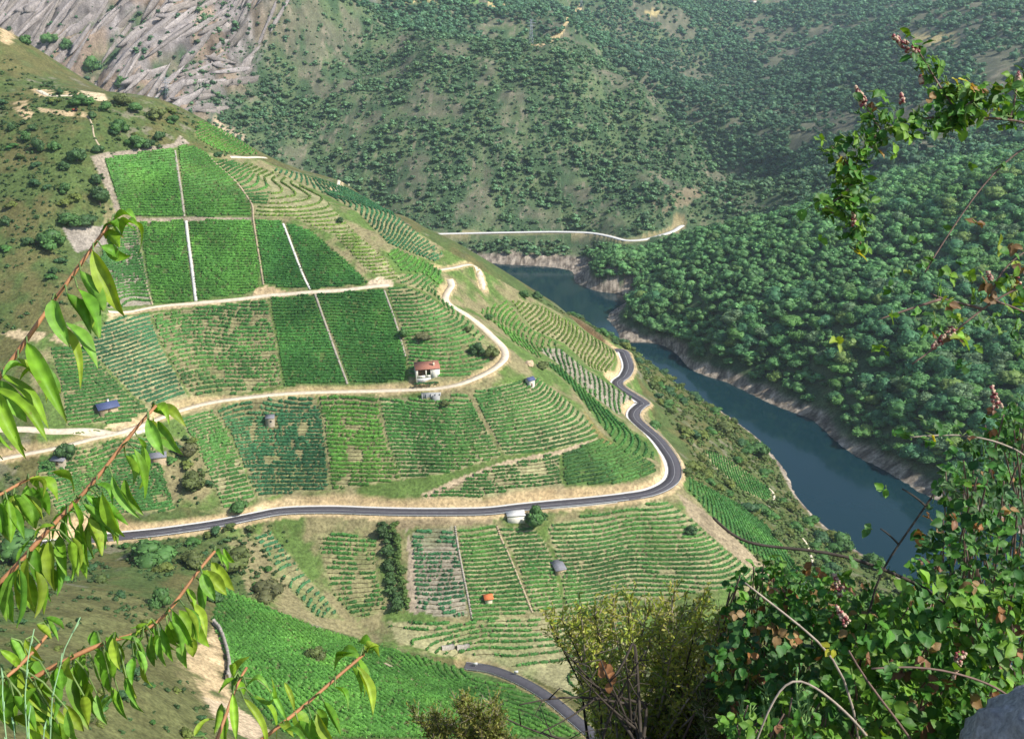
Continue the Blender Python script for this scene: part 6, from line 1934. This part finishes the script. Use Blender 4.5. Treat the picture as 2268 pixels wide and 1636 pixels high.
leaf_mass("shaded bramble leaves between the heath and the browned clump", [(1610,1340),(1700,1320),(1790,1350),(1820,1450),(1780,1560),(1700,1600),(1590,1600),(1570,1480)], 2.15, 3.0, 420, .025, 8, [.68,2.5,297.0], tintset=[BR_G[2],(0.035,0.11,0.025),(0.05,0.12,0.03)], brown=.10)  # dark leaf tints stand in for the shade between the bushes
# bare bleached canes laid over the big bush
for lab, px, d_ in (("pale bare cane slanting across the big bramble bush", [(1650,1290),(1700,1330),(1780,1390),(1850,1450),(1900,1510)], 1.94),
                    ("long brown cane running to the rock across the big bush", [(1930,1480),(2010,1470),(2090,1480),(2160,1500),(2230,1530),(2300,1560)], 1.92),
                    ("pale cane rising in a curve from the bottom edge", [(1668,1660),(1690,1600),(1712,1545),(1740,1505),(1772,1490),(1820,1530),(1880,1580),(1960,1650)], 1.90),
                    ("brown cane dropping through the big bush to the bottom edge", [(1880,1440),(1900,1490),(1990,1600),(2050,1660)], 1.9)):
    cane_thing(lab, px, d_, d_, .0029, .0018, [list(P_(px[-1][0]+20, 1760, d_+.05))], 4, .022, 0, 1, mat="dry_twig" if "pale" in lab else "cane", spread=.03)

# --- heath bush in front of the valley road ----------------------------------------
M["heath"] = M["cherry"]
HE_T = [(0.26,0.32,0.045), (0.31,0.36,0.05), (0.18,0.26,0.05), (0.36,0.35,0.08)]
def heath(label, foot, tips, n_sprig, depth, size, tints, bare=.25, name="heath_bush", spread=70):
    org = np.array(foot, float)
    r = empty(name, tuple(org)); tag(r, label, "bush")
    mb, mbd = MB(), MB(); lv = Leaves()
    for (u, v) in tips:
        for _ in range(2):
            d_ = fr.uniform(*depth)
            tip = P_(u+fr.normal(0, spread*.45), v+abs(fr.normal(0, spread*.35)), d_)
            f_ = org + np.array([fr.uniform(-.12, .12), fr.uniform(-.12, .12), 0])
            midp = f_*.45+tip*.55 + fr.normal(size=3)*.05
            Q = smooth_line(np.array([f_, midp, tip]), .03)
            (mb if fr.random() > .35 else mbd).tube([Vector(p-org) for p in Q], list(np.linspace(.008, .0012, len(Q))), 5)
            ks = range(int(len(Q)*.35), len(Q))
            for k in ks:
                for _s in range(n_sprig):
                    t = (k/len(Q))
                    if fr.random() > t*1.1: continue
                    d2 = fr.normal(size=3)*.6 + np.array([0, 0, .9]); d2 /= np.linalg.norm(d2)
                    e = Q[k] + d2*size*fr.uniform(.6, 1.6)
                    (mb if fr.random() < .6 else mbd).tube([Vector(Q[k]-org), Vector(e-org)], [.0012, .0006], 3, cap=False)
                    if fr.random() < bare: continue
                    tt = np.array(tints[fr.integers(0, len(tints))])*fr.uniform(.8, 1.2)
                    for q_ in range(10):
                        p = Q[k]*(1-q_/10)+e*(q_/10)
                        d3 = fr.normal(size=3) + d2*.8; d3 /= np.linalg.norm(d3)
                        lv.leaf(p, p+d3*.015*fr.uniform(.7, 1.3), .0066, fr.normal(size=3)+np.array([.4, -.4, .6]), tt, nu=3, wave=0, bow=0, fold=.1)
    mb.build("stems", M["dry_twig"], r, smooth=True); mbd.build("twigs", M["dark_twig"], r)
    lv.build("sprigs", M["heath"], r, org)
    return r
heath("yellow green heath bush with bare twigs in front of the ruled plots", [.42,2.75,297.2],
  [(1262,1362),(1275,1345),(1300,1350),(1330,1340),(1362,1330),(1392,1290),(1420,1340),(1444,1320),(1470,1340),(1500,1350),(1530,1345),(1556,1325),(1590,1360),(1620,1375),(1650,1370),(1560,1390),(1480,1390),(1400,1390),(1340,1400),(1310,1430),(1450,1440),(1540,1440),(1600,1440),(1390,1460)], 3, (2.35, 3.0), .045, HE_T, .12)
heath("dense dark lower part of the heath behind the bramble shoots", [.62,2.65,297.0],
  [(1540,1500),(1590,1470),(1640,1460),(1690,1460),(1730,1480),(1560,1540),(1640,1530),(1700,1530),(1500,1580),(1570,1590),(1640,1590),(1710,1580),(1600,1500),(1670,1500)], 7, (2.5, 3.3), .05, [(0.075,0.12,0.035),(0.10,0.14,0.04)], .03, spread=60)  # shade under the heath put into the dark sprig colours
heath("small olive bush top at the bottom edge beside the valley road", [-.15,3.75,296.4],
  [(960,1600),(985,1575),(1010,1548),(1040,1552),(1070,1570),(1095,1566),(1110,1590),(1010,1600),(1060,1610),(990,1625),(1120,1620)], 6, (3.5, 4.0), .05, [(0.20,0.23,0.045),(0.15,0.20,0.04),(0.25,0.24,0.06)], .15)
# bright broom shoots
for i, (px, d_) in enumerate((([(1800,1660),(1775,1590),(1762,1560),(1764,1500)],2.0),([(1800,1660),(1790,1590),(1788,1545)],2.0),([(1700,1660),(1695,1600),(1692,1560)],2.05),([(1650,1660),(1652,1610),(1660,1580)],2.0),([(1730,1640),(1700,1560),(1696,1530)],2.1),([(1620,1660),(1640,1620),(1646,1560)],2.1))):
    P3 = smooth_line(poly3(px, d_, d_), .012); org = P3[0]
    mb = MB(); mb.tube([Vector(p-org) for p in P3], list(np.linspace(.004, .0022, len(P3))), 6)
    for k in range(len(P3)//3, len(P3)):
        for _ in range(3):
            dd = fr.normal(size=3)*.5+UPV; dd /= np.linalg.norm(dd)
            mb.tube([Vector(P3[k]-org), Vector(P3[k]-org+dd*.022)], [.0022, .0006], 4)
    o = mb.build("broom_shoot", M["green_stem"]); o.location = org
    tag(o, "upright pale green broom shoot in front of the dark heath", "broom shoot", "broom shoots at the bottom edge")
# dead dark twigs at the bottom centre
TW = [[(1200,1620),(1260,1590),(1320,1560),(1390,1480),(1410,1400)],[(1290,1500),(1330,1560),(1400,1600),(1440,1640)],[(1150,1560),(1230,1535),(1320,1540),(1400,1560)],[(1330,1460),(1345,1520),(1395,1580),(1404,1640)],[(1270,1480),(1320,1530),(1380,1550),(1440,1560)],[(1120,1590),(1180,1630),(1280,1640),(1360,1660)],[(1385,1460),(1400,1540),(1398,1640)],[(1250,1440),(1300,1500),(1340,1540)],[(1430,1440),(1390,1500),(1340,1590),(1330,1650)]]
org = np.array([.25, 2.35, 297.0])
r = empty("dead_shrub", tuple(org)); tag(r, "dead shrub of dark curling twigs at the bottom centre", "dead shrub")
mb = MB()
hub = P_(1420, 1660, 2.25)
mb.tube([Vector((0,0,-.1)), Vector((hub-org)*.6+np.array([.02,0,0])), Vector(hub-org)], [.012,.009,.007], 6)
for px in TW:
    Q = smooth_line(poly3(px, 2.15, 2.3), .015); Q = Q if np.linalg.norm(Q[0]-hub) < np.linalg.norm(Q[-1]-hub) else Q[::-1]
    Q = smooth_line(np.vstack([hub, Q]), .015)
    mb.tube([Vector(p-org) for p in Q], list(np.linspace(.0048, .0013, len(Q))), 5)
    for _ in range(5):
        k = fr.integers(len(Q)//4, len(Q)); d_ = fr.normal(size=3); d_ -= VIEW*d_.dot(VIEW)*.6; d_ /= np.linalg.norm(d_)
        e = Q[k]+d_*fr.uniform(.03, .10); m2 = (Q[k]+e)/2+fr.normal(size=3)*.012
        mb.tube([Vector(Q[k]-org), Vector(m2-org), Vector(e-org)], [.0018, .0012, .0007], 4)
mb.build("twigs", M["dark_twig"], r, smooth=True)
lv = Leaves()
for (u, v) in ((1352,1470),(1346,1480),(1358,1492),(1340,1500),(1350,1510),(1338,1462)):
    q = P_(u, v, 2.2); leaflet(lv, q, .026, -VIEW+fr.normal(size=3)*.4, (0.26,0.12,0.05))
lv.build("dry_leaves", M["cherry"], r, org)

# --- rock in the bottom right corner ----------------------------------------------
bm = bmesh.new(); bmesh.ops.create_icosphere(bm, subdivisions=5, radius=1.0)
vv = np.array([v_.co[:] for v_ in bm.verts])
dsp = 1 + .26*fbm(vv[:, 0]*2+5, vv[:, 1]*2+vv[:, 2]*1.7, 4, 3) - .10*np.abs(fbm(vv[:, 0]*4+vv[:, 2]*3, vv[:, 1]*4+2, 3, 13)) + .07*fbm(vv[:, 0]*9, vv[:, 1]*9+vv[:, 2]*8, 4, 6)
for v_, s_ in zip(bm.verts, dsp): v_.co *= s_
me = bpy.data.meshes.new("rock"); bm.to_mesh(me); bm.free()
me.polygons.foreach_set("use_smooth", np.ones(len(me.polygons), bool))
M["rock"] = mottled("lichened_rock", (0.46, 0.44, 0.44), .4, 16.0, .95, .1, bump=1.0, bump_scale=22.0)
me.materials.append(M["rock"])
c_ = P_(2355, 1800, 1.75)
o = link_mesh("rock", me, None, tuple(c_)); o.scale = (.17, .20, .235); o.rotation_euler = (.1, -.15, .3)
tag(o, "grey lichened rock in the bottom right corner", "rock")
pl = MB(); pl.tube([Vector((c_[0]+.12, c_[1]+.02, 297.0)), Vector((c_[0]+.06, c_[1], c_[2]-.1))], [.22, .12], 10)
o = pl.build("wall_end", M["rock"]); tag(o, "stone wall end under the corner rock", "wall")

# --- air ---------------------------------------------------------------------------
if HAZE > 0:
    hz = MB().box(-2000, 2400, -70, 4400, -40, 960).build("haze", None)
    m, N, L, P = new_mat("haze_air"); N.remove(P)
    pv = N.new("ShaderNodeVolumePrincipled"); pv.inputs["Density"].default_value = HAZE; pv.inputs["Color"].default_value = (0.72, 0.84, 1.0, 1); pv.inputs["Anisotropy"].default_value = 0.3
    L.new(pv.outputs[0], [n for n in N if n.type == 'OUTPUT_MATERIAL'][0].inputs["Volume"])
    hz.data.materials.append(m); tag(hz, "thin blue summer haze filling the canyon", kind="stuff")
